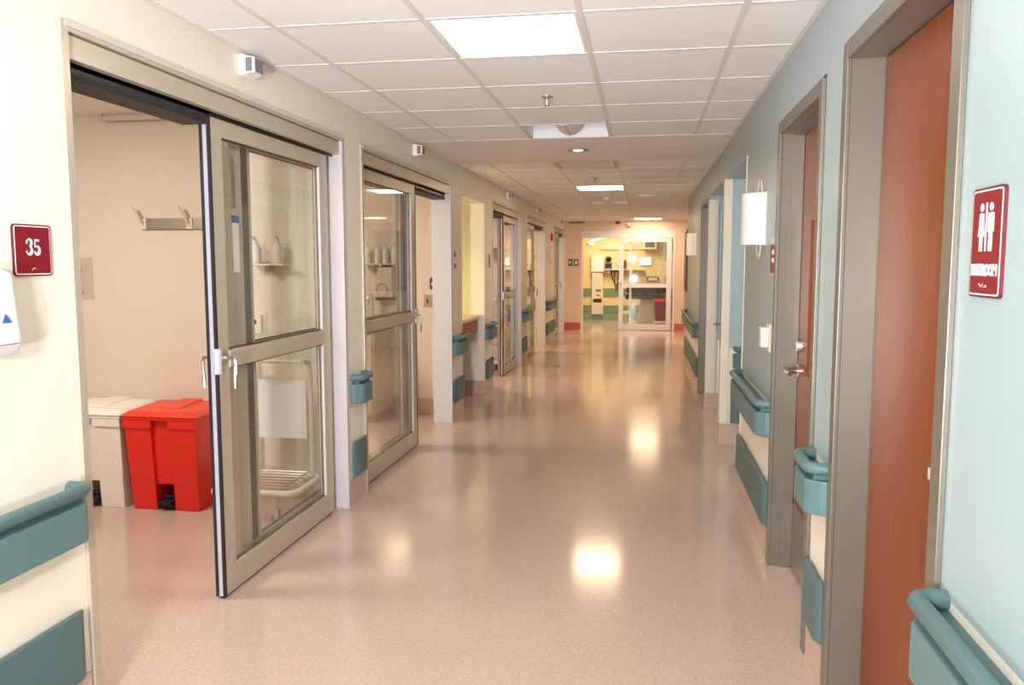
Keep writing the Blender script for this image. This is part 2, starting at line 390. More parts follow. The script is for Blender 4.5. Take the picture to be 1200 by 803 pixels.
build('ceiling_grid', g, 'tbar', ceil, world=True)
holes = {('a', 13): {2}, ('a', 17): {2}, ('b', 0): {2}, ('b', 4): {2}, ('b', 8): {2}, ('b', 16): {3}}
tile_cache = {}
back = MB()
for key, rows in (('a', rows1), ('b', rows2)):
    for j, (ya, yb) in enumerate(zip(rows, rows[1:])):
        for i, (xa, xb) in enumerate(zip(cols, cols[1:])):
            if i in holes.get((key, j), ()): continue
            if key == 'a' and j < 10:
                if j == 2 and i == 2: continue
                back.box(xa + 0.004, xb - 0.004, ya + 0.004, yb - 0.004, HC + 0.01, HC + 0.03); continue
            dx, dy = xb - xa, yb - ya; k = (round(dx, 3), round(dy, 3))
            if k not in tile_cache:
                t = MB()
                hx, hy = dx / 2 - 0.004, dy / 2 - 0.004; ix, iy = hx - 0.0085, hy - 0.0085
                t.box(-hx, hx, -hy, hy, 0.008, 0.022); t.hexa([(-ix, -iy, 0.001), (ix, -iy, 0.001), (ix, iy, 0.001), (-ix, iy, 0.001)], [(-ix - .003, -iy - .003, 0.008), (ix + .003, -iy - .003, 0.008), (ix + .003, iy + .003, 0.008), (-ix - .003, iy + .003, 0.008)])
                me = t.mesh('ceiling_tile'); me.materials.append(M['tile']); tile_cache[k] = me
            o = bpy.data.objects.new('ceiling_tile', tile_cache[k]); C.objects.link(o); o.parent = ceil
            o.location = Vector(((xa + xb) / 2, (ya + yb) / 2, HC + 0.002)) - ceil.location
o = build('ceiling_tile_field', back, 'tile', ceil, world=True); o['kind'] = 'stuff'

# ------------------------------------------------------------------ baseboards (coved sheet vinyl)
def base(mb, side, a, b, h=0.165, t=0.008):
    if side == 'l': mb.box(XL, XL + t, a, b, 0.0, h)
    else: mb.box(XR - t, XR, a, b, 0.0, h)
    return mb
m = MB()
for a, b in ((-4.6, 2.28), (4.66, 4.94), (7.38, 7.848), (8.972, 9.41), (11.73, 12.25), (14.63, 16.11), (18.06, 18.25)): base(m, 'l', a, b)
m.box(-2.44, XL, AL[1] - 0.008, AL[1], 0, 0.165).box(-2.44, -2.432, AL[0], AL[1] - 0.008, 0, 0.165)
struct('baseboard_left', m, 'base_vinyl', 'pinkish tan vinyl base along the cream wall', 'baseboard')
m = MB()
for a, b in ((-4.6, 1.79), (2.82, 3.11), (4.11, 5.40), (6.832, 6.99), (8.452, 8.52), (9.48, 12.40)): base(m, 'r', a, b)
m.box(XR, 3.4, 6.832, 6.84, 0, 0.165).box(XR, 2.4, 8.452, 8.46, 0, 0.165)
struct('baseboard_right', m, 'base_vinyl', 'pinkish tan vinyl base along the blue-green wall', 'baseboard')
m = MB().box(XL + 0.008, EX0, EY - 0.008, EY, 0, 0.165).box(EX1, 2.6, EY - 0.008, EY, 0, 0.165)
struct('baseboard_end', m, 'base_red', 'orange-red vinyl base of the end wall', 'baseboard')
m = MB().box(-5.2, XL - WT, 4.792, 4.80, 0, 0.165).box(-5.2, XL - WT, 7.712, 7.72, 0, 0.165)
struct('baseboard_rooms', m, 'base_vinyl', 'tan vinyl base of the room partitions', 'baseboard')
# vinyl cap strips of the base (thin bright line)
# ------------------------------------------------------------------ glass sliding doors on the left
def panel(parent, name, xa, xb, y0, y1, lead, z0=0.012, z1=2.125, stile=0.095, lead_edge=True, handle=True, far_stile=None):
    """stile-and-rail sliding leaf; lead = 'near' or 'far' = side of the free edge"""
    f = MB(); s2 = stile; e2 = far_stile or stile
    ml, mh = 1.035, 1.115; br = 0.135; tr = 2.05
    f.box(xa, xb, y0, y0 + s2, z0, z1, 0.002).box(xa, xb, y1 - e2, y1, z0, z1, 0.002)
    f.box(xa, xb, y0 + s2, y1 - e2, z0, br, 0.002).box(xa, xb, y0 + s2, y1 - e2, tr, z1, 0.002)
    f.box(xa - 0.003, xb + 0.004, y0 + s2, y1 - e2, ml, mh, 0.004)
    p = build(name, f, 'frame', parent, world=True)
    xm = (xa + xb) / 2
    for a, b in ((br, ml), (mh, tr)):
        gp = build('glass_pane', MB().box(xm - 0.004, xm + 0.004, y0 + s2 + 0.001, y1 - e2 - 0.001, a + 0.001, b - 0.001), 'glass', p, world=True)
    gb = MB()
    for a, b in ((br, ml - 0.003), (mh + 0.003, tr)):     # dark glazing beads
        for xx in (xm - 0.011, xm + 0.005):
            gb.box(xx, xx + 0.006, y0 + s2, y0 + s2 + 0.004, a, b).box(xx, xx + 0.006, y1 - e2 - 0.004, y1 - e2, a, b)
            gb.box(xx, xx + 0.006, y0 + s2, y1 - e2, a, a + 0.004).box(xx, xx + 0.006, y0 + s2, y1 - e2, b - 0.004, b)
    build('glazing_bead', gb, 'dark_bronze', p, world=True)
    tb = MB()                                             # bright trim at the far stile
    yy = y1 - e2 - 0.020
    for a, b in ((br + 0.004, ml - 0.006), (mh + 0.006, tr - 0.004)): tb.box(xb - 0.010, xb + 0.001, yy, yy + 0.020, a, b)
    build('bright_trim', tb, 'frame_light', p, world=True)
    if lead_edge:
        ye, sgn = (y0, -1) if lead == 'near' else (y1, 1)
        gk = MB().box(xa - 0.002, xa + 0.011, ye, ye + sgn * 0.014, z0, z1).box(xb - 0.011, xb + 0.002, ye, ye + sgn * 0.012, z0, z1)
        build('gasket', gk, 'gasket', p, world=True)
        build('edge_strip', MB().box(xa + 0.011, xb - 0.011, ye, ye + sgn * 0.009, z0, z1), 'lilac_edge', p, world=True)
        if handle:
            yc = ye - sgn * 0.045
            h = MB()
            for xx, d in ((xb, 1), (xa, -1)):
                pts = [(xx, yc, 1.085), (xx + d * 0.05, yc, 1.085), (xx + d * 0.058, yc, 1.07), (xx + d * 0.052, yc, 0.95)]
                h.tube(pts, 0.008, 8); h.cyl((yc, 1.085), 0.028, xx, xx + d * 0.008, axis=0)
            build('pull_handle', h, 'chrome', p, world=True, smooth=True)
            lk = MB().tube([(xb - 0.004, ye + sgn * 0.002, 1.02), (xb - 0.004, ye + sgn * 0.002, 1.13)], 0.020, 14)
            build('lock_cover', lk, 'lilac_edge', p, world=True, smooth=True)
    return p
def sliding_door(n, y0, y1, label, open_side, pan, fixed, track=True):
    root = struct_empty('door_%d' % n, (XL - 0.1, (y0 + y1) / 2, 0), label, 'door')
    # outer frame: jambs and head
    fr = MB(); xo, xi = XL + 0.012, XL - WT - 0.005
    fr.box(xi, xo, y0 + 0.001, y0 + 0.035, 0, HEAD - 0.001, 0.002)
    fr.box(xi, xo, y0 + 0.035, y1 - 0.035, HEAD - 0.032, HEAD - 0.001, 0.002)
    build('frame', fr, 'frame', root, world=True)
    build('far_jamb', MB().box(xi, xo, y1 - 0.035, y1 - 0.001, 0, HEAD - 0.001, 0.002), 'frame_light', root, world=True)
    build('casing_strip', MB().box(xo - 0.002, xo + 0.004, y0 + 0.02, y1 - 0.02, HEAD - 0.018, HEAD - 0.003), 'frame_light', root, world=True)
    build('header', MB().box(XL - 0.035, XL - 0.002, y0 + 0.036, y1 - 0.036, 2.14, HEAD - 0.036, 0.002), 'frame', root, world=True)
    tk = MB().box(XL - 0.16, XL - 0.04, y0 + 0.036, y1 - 0.036, 2.15, 2.20).box(XL - 0.055, XL - 0.045, y0 + 0.036, y1 - 0.036, 2.128, 2.15)
    tk.box(XL - 0.105, XL - 0.095, y0 + 0.036, y1 - 0.036, 2.128, 2.15).box(XL - 0.16, XL - 0.15, y0 + 0.036, y1 - 0.036, 2.128, 2.15)
    build('track', tk, 'track', root, world=True)
    oa, ob = (y0 + 0.036, pan[0] - 0.015) if open_side == 'near' else (pan[1] + 0.015, y1 - 0.036)
    build('track_cover', MB().box(XL - 0.162, XL - 0.045, oa, ob, 2.112, 2.1495), 'track', root, world=True)
    build('track_seal', MB().box(XL - 0.163, XL - 0.043, oa, ob, 2.088, 2.1115), 'gasket', root, world=True)
    panel(root, 'sliding_panel', XL - 0.092, XL - 0.050, pan[0], pan[1], open_side)
    panel(root, 'fixed_panel', XL - 0.152, XL - 0.112, fixed[0], fixed[1], open_side, lead_edge=False, stile=0.11, far_stile=0.05 if open_side == 'near' else None)
    if open_side == 'near': ya, yb, yc = fixed[0] + 0.111, fixed[0] + 0.165, fixed[0] + 0.20
    else: ya, yb, yc = fixed[1] + 0.001, fixed[1] + 0.09, fixed[1] + 0.10
    st = MB().box(XL - 0.151, XL - 0.108, ya, yb, 0.136, 2.049)
    build('dark_weatherstrip', st, 'dark_bronze', root, world=True)
    build('inner_mullion', MB().box(XL - 0.150, XL - 0.112, yb + 0.0005, yc, 0.136, 2.049), 'frame', root, world=True)
    build('floor_guide', MB().box(XL - 0.085, XL - 0.06, pan[0], pan[1], 0.0, 0.011), 'track', root, world=True)
    return root
d1 = sliding_door(1, *D[1], 'nearest glass sliding door in a taupe frame, left wall, half open', 'near', (3.25, 4.53), (3.515, 4.60))
sliding_door(2, *D[2], 'second glass sliding door on the left, its panel parked at the near side', 'far', (5.00, 6.36), (5.00, 6.28))
sliding_door(3, *D[3], 'third glass sliding door on the left, beyond the charting alcove', 'near', (10.50, 11.655), (10.62, 11.66))
sliding_door(4, *D[4], 'fourth glass sliding door on the left, its panel parked at the near side', 'far', (12.31, 13.55), (12.31, 13.5))
sliding_door(5, *D[5], 'farthest glass sliding door on the left, next to the end wall', 'far', (16.17, 17.45), (16.17, 17.4))
# hardware seen on the fixed panel of the nearest door: steel latch and paper labels
lp = build('latch_plate', MB().box(XL - 0.112, XL - 0.106, 3.53, 3.555, 1.76, 1.99, 0.002), 'brushed', d1, world=True)
build('sticker_blue', MB().box(XL - 0.1115, XL - 0.110, 3.52, 3.59, 1.69, 1.725), 'blue_label', d1, world=True)
st = build('sticker', MB().box(XL - 0.1115, XL - 0.1103, 3.525, 3.585, 1.46, 1.69), 'paper', d1, world=True)
build('switch_box', MB().box(XL - 0.05, XL - 0.044, 3.34, 3.36, 1.60, 1.66), 'grey_plastic', d1, world=True)

# end sliding door (white aluminium)
root = struct_empty('door_6', ((EX0 + EX1) / 2, EY, 0), 'white framed glass sliding door at the far end of the corridor', 'door')
fr = MB().box(EX0 + .001, EX0 + 0.045, EY - 0.01, EY + 0.15, 0, EZ - .001).box(EX1 - 0.045, EX1 - .001, EY - 0.01, EY + 0.15, 0, EZ - .001).box(EX0 + 0.045, EX1 - 0.045, EY - 0.01, EY + 0.15, EZ - 0.03, EZ - .001)
build('frame', fr, 'frame_white', root, world=True)
build('header', MB().box(EX0 + 0.046, EX1 - 0.046, EY + 0.005, EY + 0.14, 2.065, EZ - 0.031), 'frame_white', root, world=True)
def flat_panel(name, xa, xb, ya, yb, st):
    f = MB().box(xa, xa + st, ya, yb, 0.012, 2.06).box(xb - st, xb, ya, yb, 0.012, 2.06).box(xa + st, xb - st, ya, yb, 0.012, 0.14)
    f.box(xa + st, xb - st, ya, yb, 1.97, 2.06).box(xa + st, xb - st, ya, yb, 0.96, 1.04)
    p = build(name, f, 'frame_white', root, world=True)
    for a, b in ((0.14, 0.96), (1.04, 1.97)):
        build('glass_pane', MB().box(xa + st, xb - st, (ya + yb) / 2 - 0.003, (ya + yb) / 2 + 0.003, a, b), 'glass', p, world=True)
    return p
p = flat_panel('sliding_panel', -0.56, 0.585, EY + 0.02, EY + 0.06, 0.10)
build('pull_handle', MB().tube([(-0.51, EY + 0.02, 1.08), (-0.51, EY - 0.025, 1.08), (-0.51, EY - 0.025, 0.95)], 0.008, 8), 'chrome', p, world=True)
flat_panel('fixed_panel', -0.33, 0.60, EY + 0.08, EY + 0.12, 0.05)

# ------------------------------------------------------------------ wooden doors on the right
def hollow_frame(parent, y0, y1, ztop, face, depth, m='steel_frame'):
    f = MB(); xo = XR - 0.014
    for (ya, yb) in ((y0, y0 + face), (y1 - face, y1)): f.box(xo, XR - 0.0005, ya, yb, 0, ztop, 0.002)
    f.box(xo, XR - 0.0005, y0 + face, y1 - face, ztop - face, ztop, 0.002)
    build('casing', f, m, parent, world=True)
    j = MB(); t = 0.004
    j.box(XR, XR + depth, y0 + face - t - .012, y0 + face, 0, ztop - face).box(XR, XR + depth, y1 - face, y1 - face + t + .012, 0, ztop - face).box(XR, XR + depth, y0 + face - t, y1 - face + t, ztop - face, ztop - face + .012)
    build('jamb', j, m, parent, world=True)
r1 = struct_empty('door_7', (XR + 0.12, 2.3, 0), 'nearest wooden door on the right, beside the restroom sign', 'door')
hollow_frame(r1, 1.795, 2.815, 2.20, 0.058, 0.15)
leaf = build('door_leaf', MB().box(XR + 0.10, XR + 0.145, 1.857, 2.753, 0.012, 2.138, 0.002), 'wood', r1, world=True)
build('latch_plate', MB().box(XR + 0.090, XR + 0.0995, 2.095, 2.125, 0.915, 1.045, 0.002), 'chrome', leaf, world=True)
build('latch_bolt', MB().box(XR + 0.080, XR + 0.0895, 2.118, 2.150, 0.955, 0.985, 0.002), 'frame_light', leaf, world=True)
r2 = struct_empty('door_8', (XR + 0.12, 3.6, 0), 'second wooden door on the right, with narrow window, lever and steel kick plate', 'door')
hollow_frame(r2, 3.12, 4.10, 2.165, 0.055, 0.16)
j = MB().box(XR + 0.045, XR + 0.098, 4.035, 4.045, 0, 2.11).box(XR + 0.045, XR + 0.098, 3.176, 4.035, 2.10, 2.11).box(XR + 0.045, XR + 0.098, 3.175, 3.185, 0, 2.11)
build('door_stop', j, 'steel_frame', r2, world=True)
lf = MB(); X0, X1 = XR + 0.10, XR + 0.145
LY0, LY1, LZ0, LZ1 = 3.66, 3.80, 0.98, 1.70
lf.box(X0, X1, 3.178, LY0, 0.012, 2.108).box(X0, X1, LY1, 4.042, 0.012, 2.108).box(X0, X1, LY0, LY1, 0.012, LZ0).box(X0, X1, LY0, LY1, LZ1, 2.108)
leaf = build('door_leaf', lf, 'wood', r2, world=True)
vl = MB()
for a, b, c, d in ((LY0, LY0 + .012, LZ0, LZ1), (LY1 - .012, LY1, LZ0, LZ1), (LY0 + .012, LY1 - .012, LZ0, LZ0 + .012), (LY0 + .012, LY1 - .012, LZ1 - .012, LZ1)): vl.box(X0 - 0.008, X0 + 0.02, a, b, c, d)
build('window_bead', vl, 'wood', leaf, world=True)
build('narrow_window', MB().box(X0 + 0.01, X0 + 0.016, LY0 + .012, LY1 - .012, LZ0 + .012, LZ1 - .012), 'glass', leaf, world=True)
hd = MB().cyl((3.975, 0.99), 0.030, X0 - 0.010, X0, axis=0).tube([(X0 - 0.008, 3.975, 0.99), (X0 - 0.055, 3.975, 0.99), (X0 - 0.066, 3.965, 0.99), (X0 - 0.066, 3.86, 0.99)], [0.012, 0.012, 0.011, 0.009], 10)
build('lever_handle', hd, 'chrome', leaf, world=True, smooth=True)
build('deadbolt', MB().cyl((3.975, 1.11), 0.026, X0 - 0.018, X0, axis=0, r2=0.03), 'chrome', leaf, world=True, smooth=True)
build('kick_plate', MB().box(X0 - 0.0025, X0, 3.19, 4.03, 0.02, 0.33), 'kick', leaf, world=True)
r3 = struct_empty('door_9', (XR + 0.12, 9.0, 0), 'far steel framed door on the right, edge on', 'door')
hollow_frame(r3, 8.53, 9.47, 2.17, 0.05, 0.15)
build('door_leaf', MB().box(XR + 0.09, XR + 0.135, 8.585, 9.415, 0.012, 2.11), 'wood', r3, world=True)
# recess door facing the camera (blue over cream) with lever
r4 = struct_empty('door_10', (1.25, 8.43, 0), 'blue door in the farther recess, facing the camera, with lever handle', 'door')
build('door_leaf', MB().box(0.742, 1.6, 8.415, 8.45, 0.17, 2.12), 'blue_paint', r4, world=True)
build('lower_panel', MB().box(0.745, 1.597, 8.410, 8.4145, 0.172, 0.72), 'cream', r4, world=True)
build('lever_handle', MB().cyl((0.80, 0.89), 0.025, 8.40, 8.4149, axis=1).tube([(0.80, 8.40, 0.89), (0.80, 8.36, 0.89), (0.79, 8.355, 0.89), (0.70, 8.355, 0.885)], 0.009, 8), 'chrome', r4, world=True)
build('bolt_knob', MB().cyl((0.80, 0.72), 0.014, 8.385, 8.4149, axis=1), 'chrome', r4, world=True)
# room behind narrow window: closed by a plain back so it is not a void
struct('wall_closets', MB().box(XR + 1.4, XR + 1.5, 1.0, 5.25, 0, HC).box(XR + 0.15, XR + 1.4, 2.93, 3.0, 0, HC), 'green_paint', 'walls of the rooms behind the wooden doors', 'wall')

# ------------------------------------------------------------------ corner guards
def guard(x0, x1, y0, y1, z0, z1, label):
    o = build('corner_guard', MB().box(x0, x1, y0, y1, z0, z1, 0.003), 'cream_plastic', world=True); tag(o, label, 'corner guard')
guard(XR - 0.006, XR + 0.0, 5.372, 5.405, 0.17, 2.18, 'cream corner guard where the blue-green wall ends at the side passage')
guard(XR - 0.006, XR + 0.062, 6.825, 6.8315, 0.17, 2.18, 'cream guard on the narrow pier between the two side openings')
guard(XR - 0.006, XR + 0.095, 8.44, 8.4515, 0.17, 2.14, 'cream guard beside the steel framed door, beyond the pier')

# ------------------------------------------------------------------ handrails and crash rails
def handrail(loc, rz, L, label, m='teal'):
    """local x: length from 0 to L, local y: outwards"""
    t = thing('handrail', label, 'handrail', loc, rz, 'teal handrails')
    p = 0.078; c = min(0.05, L * 0.25)
    b = MB().prism([(0, 0), (0.004, 0.028), (0.03, p - 0.012), (c, p), (L - c, p), (L - 0.03, p - 0.012), (L - 0.004, 0.028), (L, 0)], 0.635, 0.757, 2, 0.006)
    build('bumper', b, m, t)
    r = 0.021; z = 0.797
    path = [(0.022, 0.0, z), (0.022, 0.035, z), (0.030, 0.055, z), (0.050, 0.065, z)] + [(L * k / 6, 0.066, z) for k in range(1, 6) if 0.07 < L * k / 6 < L - 0.07] + [(L - 0.050, 0.065, z), (L - 0.030, 0.055, z), (L - 0.022, 0.035, z), (L - 0.022, 0.0, z)]
    build('grip', MB().tube(path, r, 14), m, t, smooth=True)
    build('bracket', MB().box(0.03, L - 0.03, 0.0, 0.05, 0.757, 0.778), 'teal_dark', t)
    return t
def crash(loc, rz, L, label, z0=0.175, z1=0.395, m='teal_dark'):
    p = 0.032; c = min(0.03, L * 0.2)
    b = MB().prism([(0, 0.009), (0.002, 0.018), (c, p), (L - c, p), (L - 0.002, 0.018), (L, 0.009)], z0, z1, 2, 0.004)
    t = build('crash_rail', b, m); t.location = loc; t.rotation_euler = (0, 0, rz)
    # a shallow fixing strip behind
    tag(t, label, 'crash rail', 'teal crash rails')
    build('mounting_strip', MB().box(0.01, L - 0.01, 0.0, 0.0089, z0 + 0.02, z1 - 0.02), 'teal_dark', t)
    return t
# left wall: local x runs towards -Y, so loc is the far end
Lr = [(-4.0, 2.255, 'long teal handrail under the number 35 sign, left foreground', 'teal crash rail low on the wall at the left foreground'),
      (4.70, 4.945, 'short teal handrail between the first and second glass doors', 'short teal crash rail between the first and second glass doors'),
      (7.40, 7.83, 'short teal handrail between the second glass door and the counter alcove', 'short teal crash rail between second glass door and counter alcove'),
      (8.99, 9.41, 'short teal handrail between the counter alcove and third glass door', 'short teal crash rail between counter alcove and third glass door'),
      (11.75, 12.23, 'short teal handrail between the third and fourth glass doors', 'short teal crash rail between the third and fourth glass doors'),
      (14.68, 16.08, 'teal handrail between the fourth and last glass doors on the left', 'teal crash rail between the fourth and last glass doors')]
for a, b, l1, l2 in Lr:
    handrail((XL + 0.0005, b, 0), LEFT, b - a, l1); crash((XL + 0.0005, b - 0.01, 0), LEFT, b - a - 0.02, l2)
Rr = [(-3.8, 1.78, 'teal handrail below the restroom sign, bottom right corner', 'teal crash rail below the restroom sign'),
      (2.825, 3.105, 'short teal handrail between the two wooden doors', 'short teal crash rail between the two wooden doors'),
      (4.12, 5.37, 'teal handrail under the wall-mounted white sconce beyond the second wooden door', 'long teal crash rail beyond the second wooden door'),
      (9.52, 12.35, 'distant teal handrail on the right wall near the corridor end', 'distant teal crash rail on the right wall near the corridor end')]
for a, b, l1, l2 in Rr:
    handrail((XR - 0.0005, a, 0), RIGHT, b - a, l1); crash((XR - 0.0005, a + 0.01, 0), RIGHT, b - a - 0.02, l2)
handrail((2.6, 6.8395, 0), FACING, 2.6 - 0.73, 'teal handrail on the blue side passage wall facing the camera')
crash((2.6, 6.8315, 0), FACING, 2.6 - 0.72, 'teal crash rail on the cream lower wall of the side passage')

# ------------------------------------------------------------------ ceiling fixtures
def troffer(x, y, label, on='lamp_on'):
    t = thing('ceiling_light', label, 'ceiling light', (x, y, HC), 0, 'lit square ceiling lights')
    s = T / 2 - 0.014
    f = MB().box(-s, s, -s, -s + .012, 0.003, 0.08).box(-s, s, s - .012, s, 0.003, 0.08).box(-s, -s + .012, -s + .012, s - .012, 0.003, 0.08).box(s - .012, s, -s + .012, s - .012, 0.003, 0.08).box(-s, s, -s, s, 0.08, 0.085)
    build('housing', f, 'white_metal', t)
    build('diffuser', MB().box(-s + .012, s - .012, -s + .012, s - .012, 0.008, 0.012), on, t)
CX = GX + 1.5 * T
troffer(CX, GY + T / 2, 'nearest lit square light in the corridor ceiling', 'lamp_near')
troffer(CX, BAND1 + 4.5 * T, 'second lit square light, halfway down the corridor ceiling')
troffer(CX + T, BAND1 + 16.5 * T - 0.3 + 0.3, 'farthest lit ceiling light, in front of the end door')
troffer(CX + 0 * T, rows1[2] + T / 2, 'lit square ceiling light behind the photographer', 'lamp_near')  # out of view, assumed from the spacing of the lights ahead
def basket(x, y, label):
    t = thing('basket_light', label, 'ceiling light', (x, y, HC), 0, 'unlit ceiling lights with curved centre basket')
    s = T / 2 - 0.014
    f = MB().box(-s, s, -s, -s + .008, 0.003, 0.13).box(-s, s, s - .008, s, 0.003, 0.13).box(-s, -s + .008, -s, s, 0.003, 0.13).box(s - .008, s, -s, s, 0.003, 0.13)
    build('housing', f, 'white_metal', t)
    f2 = MB().box(-s, s, -s, s, 0.13, 0.135)
    build('reflector', f2, 'white_metal', t)
    for sg in ():
        pr = [(sg * (s - .009), 0.01)] + [(sg * (s - .009 - (s - 0.03) * math.sin(a)), 0.01 + 0.11 * (1 - math.cos(a))) for a in [PI/2 * k / 8 for k in range(1, 9)]]
        pr2 = [(u, v + 0.006) for u, v in pr[::-1]]
        build('reflector', MB().prism(pr + pr2, -s + .008, s - .008, 1), 'white_metal', t, smooth=True)
    pr = [(0.115 * math.cos(a), 0.128 - 0.120 * math.sin(a)) for a in [PI * k / 14 for k in range(15)]]
    build('basket', MB().prism(pr, -s + .07, s - .07, 1), 'gypsum', t, smooth=True)
    build('basket_rib', MB().box(-0.006, 0.006, -s + .066, s - .066, 0.004, 0.127), 'grey_paint', t)
basket(CX, rows1[17] + T / 2, 'unlit ceiling light with curved basket, just before the plaster band')
basket(CX, BAND1 + 8.5 * T, 'distant unlit basket light beyond the second lit ceiling light')
# return-air grille
t = thing('ceiling_vent', 'pale slatted air vent in the ceiling just past the plaster band', 'vent', (CX, BAND1 + T / 2, HC), 0)
s = T / 2 - 0.014
build('vent_frame', MB().box(-s, s, -s, -s + .03, 0.0, 0.01).box(-s, s, s - .03, s, 0.0, 0.01).box(-s, -s + .03, -s + .03, s - .03, 0.0, 0.01).box(s - .03, s, -s + .03, s - .03, 0, 0.01), 'vent_metal', t)
build('backing', MB().box(-s + .03, s - .03, -s + .03, s - .03, 0.05, 0.055), 'grey_paint', t)
for k in range(9):
    y = -s + 0.055 + k * (2 * s - 0.11) / 8
    build('slat', MB().hexa([(-s + .03, y + .014, .005), (s - .03, y + .014, .005), (s - .03, y + .018, .003), (-s + .03, y + .018, .003)], [(-s + .03, y - .018, .035), (s - .03, y - .018, .035), (s - .03, y - .014, .033), (-s + .03, y - .014, .033)]), 'vent_metal', t)
def sprinkler(x, y, label):
    t = thing('sprinkler', label, 'sprinkler', (x, y, HC), 0, 'pendent fire sprinklers')
    build('escutcheon', MB().lathe([(0.036, 0.0025), (0.034, -0.004), (0.015, -0.012)]), 'chrome', t, smooth=True)
    build('stem', MB().lathe([(0.010, -0.012), (0.009, -0.03), (0.006, -0.045), (0.012, -0.048)], n=10), 'chrome', t, smooth=True)
    f = MB().tube([(0.010, 0, -0.02), (0.016, 0, -0.033), (0.006, 0, -0.046)], 0.0022, 6).tube([(-0.010, 0, -0.02), (-0.016, 0, -0.033), (-0.006, 0, -0.046)], 0.0022, 6)
    build('yoke', f, 'grey_plastic', t)
    build('deflector', MB().lathe([(0.019, -0.049), (0.020, -0.051), (0.004, -0.052)], n=12), 'chrome', t)
sprinkler(-0.56, 4.66, 'nearest fire sprinkler, between the lit light and the basket light')
sprinkler(-0.56, 9.1, 'small farther fire sprinkler just before the second lit ceiling light')
t = thing('downlight', 'round recessed downlight in the plaster ceiling band', 'ceiling light', (-0.56, 6.84, HC))
build('trim_ring', MB().lathe([(0.095, -0.001), (0.093, -0.006), (0.062, -0.004), (0.060, -0.001)]), 'brushed', t, smooth=True)
build('bulb', MB().lathe([(0.001, -0.012), (0.03, -0.010), (0.045, -0.003), (0.045, -0.001)]), 'downlight_on', t, smooth=True)
t = thing('smoke_detector', 'small round smoke detector before the distant basket light', 'smoke detector', (-0.55, 11.75, HC))
build('base', MB().lathe([(0.06, 0.0025), (0.06, -0.015)]), 'white_plastic', t); build('cap', MB().lathe([(0.048, -0.015), (0.044, -0.035), (0.02, -0.045)]), 'white_plastic', t, smooth=True)
t = thing('round_vent', 'round white air diffuser right of the distant basket light', 'vent', (0.04, 11.55, HC))
build('ring', MB().lathe([(0.17, 0.0025), (0.165, -0.012), (0.12, -0.018), (0.118, -0.004)]), 'white_metal', t, smooth=True)
build('cone', MB().lathe([(0.09, -0.004), (0.085, -0.02), (0.03, -0.03)]), 'white_metal', t, smooth=True)
t = thing('smoke_detector', 'tiny smoke detector in the ceiling near the right wall end', 'smoke detector', (0.50, 14.3, HC))
build('base', MB().lathe([(0.06, 0.0025), (0.06, -0.015)]), 'white_plastic', t); build('cap', MB().lathe([(0.048, -0.015), (0.044, -0.035), (0.02, -0.045)]), 'white_plastic', t, smooth=True)

# ------------------------------------------------------------------ wall devices
def motion_box(y, label):
    t = thing('door_sensor', label, 'sensor', (XL + 0.0005, y, 2.375), LEFT, 'white sensor boxes over the glass doors')
    build('back_plate', MB().box(-0.055, 0.055, 0, 0.03, -0.045, 0.045, 0.004), 'white_plastic', t)
    build('shell', MB().hexa([(-0.05, 0.03, -0.04), (0.05, 0.03, -0.04), (0.05, 0.03, 0.04), (-0.05, 0.03, 0.04)], [(-0.038, 0.07, -0.03), (0.038, 0.07, -0.03), (0.038, 0.07, 0.035), (-0.038, 0.07, 0.035)]), 'white_plastic', t)
    build('lens', MB().box(-0.034, 0.034, 0.07, 0.074, -0.028, 0.03), 'grey_plastic', t)
    build('side_grille', MB().box(0.0445, 0.050, 0.034, 0.062, -0.028, 0.03), 'grey_plastic', t)
for y, l in ((3.47, 'white sensor box on the wall above the nearest glass door'), (6.2, 'white sensor box above the second glass door'),
             (10.5, 'white sensor box above the third glass door'), (13.45, 'white sensor box above the fourth glass door'), (17.2, 'white sensor box above the farthest glass door')): motion_box(y, l)

def stroke_poly(mb, path, widths, v0, v1):
    """variable-width stroke in the wall plane: path in (x right, z up) as read; local x = -right"""
    n = len(path); Lp, Rp = [], []
    for i in range(n):
        a = Vector(path[max(0, i - 1)]); b = Vector(path[min(n - 1, i + 1)]); d = (b - a).normalized(); nrm = Vector((-d.y, d.x)); p = Vector(path[i])
        Lp.append(p + nrm * widths[i] / 2); Rp.append(p - nrm * widths[i] / 2)
    for i in range(n - 1):
        q = [Lp[i], Lp[i + 1], Rp[i + 1], Rp[i]]
        lo = [(-c.x, v0, c.y) for c in q]; hi = [(-c.x, v1, c.y) for c in q]
        mb.hexa(lo, hi)
def sign_plate(name, label, loc, rz, w_, h_, m='sign_red'):
    t = thing(name, label, 'sign', loc, rz)
    build('plate', MB().prism(rrect(w_, h_, 0.010), 0.0, 0.006, 1), 'sign_edge' if m == 'sign_red' else m, t)
    if m == 'sign_red':
        build('white_border', MB().prism(rrect(w_ - 0.008, h_ - 0.008, 0.008), 0.006, 0.0066, 1), 'sign_white', t)
        build('face', MB().prism(rrect(w_ - 0.014, h_ - 0.014, 0.006), 0.0066, 0.0072, 1), 'sign_red', t)
    return t
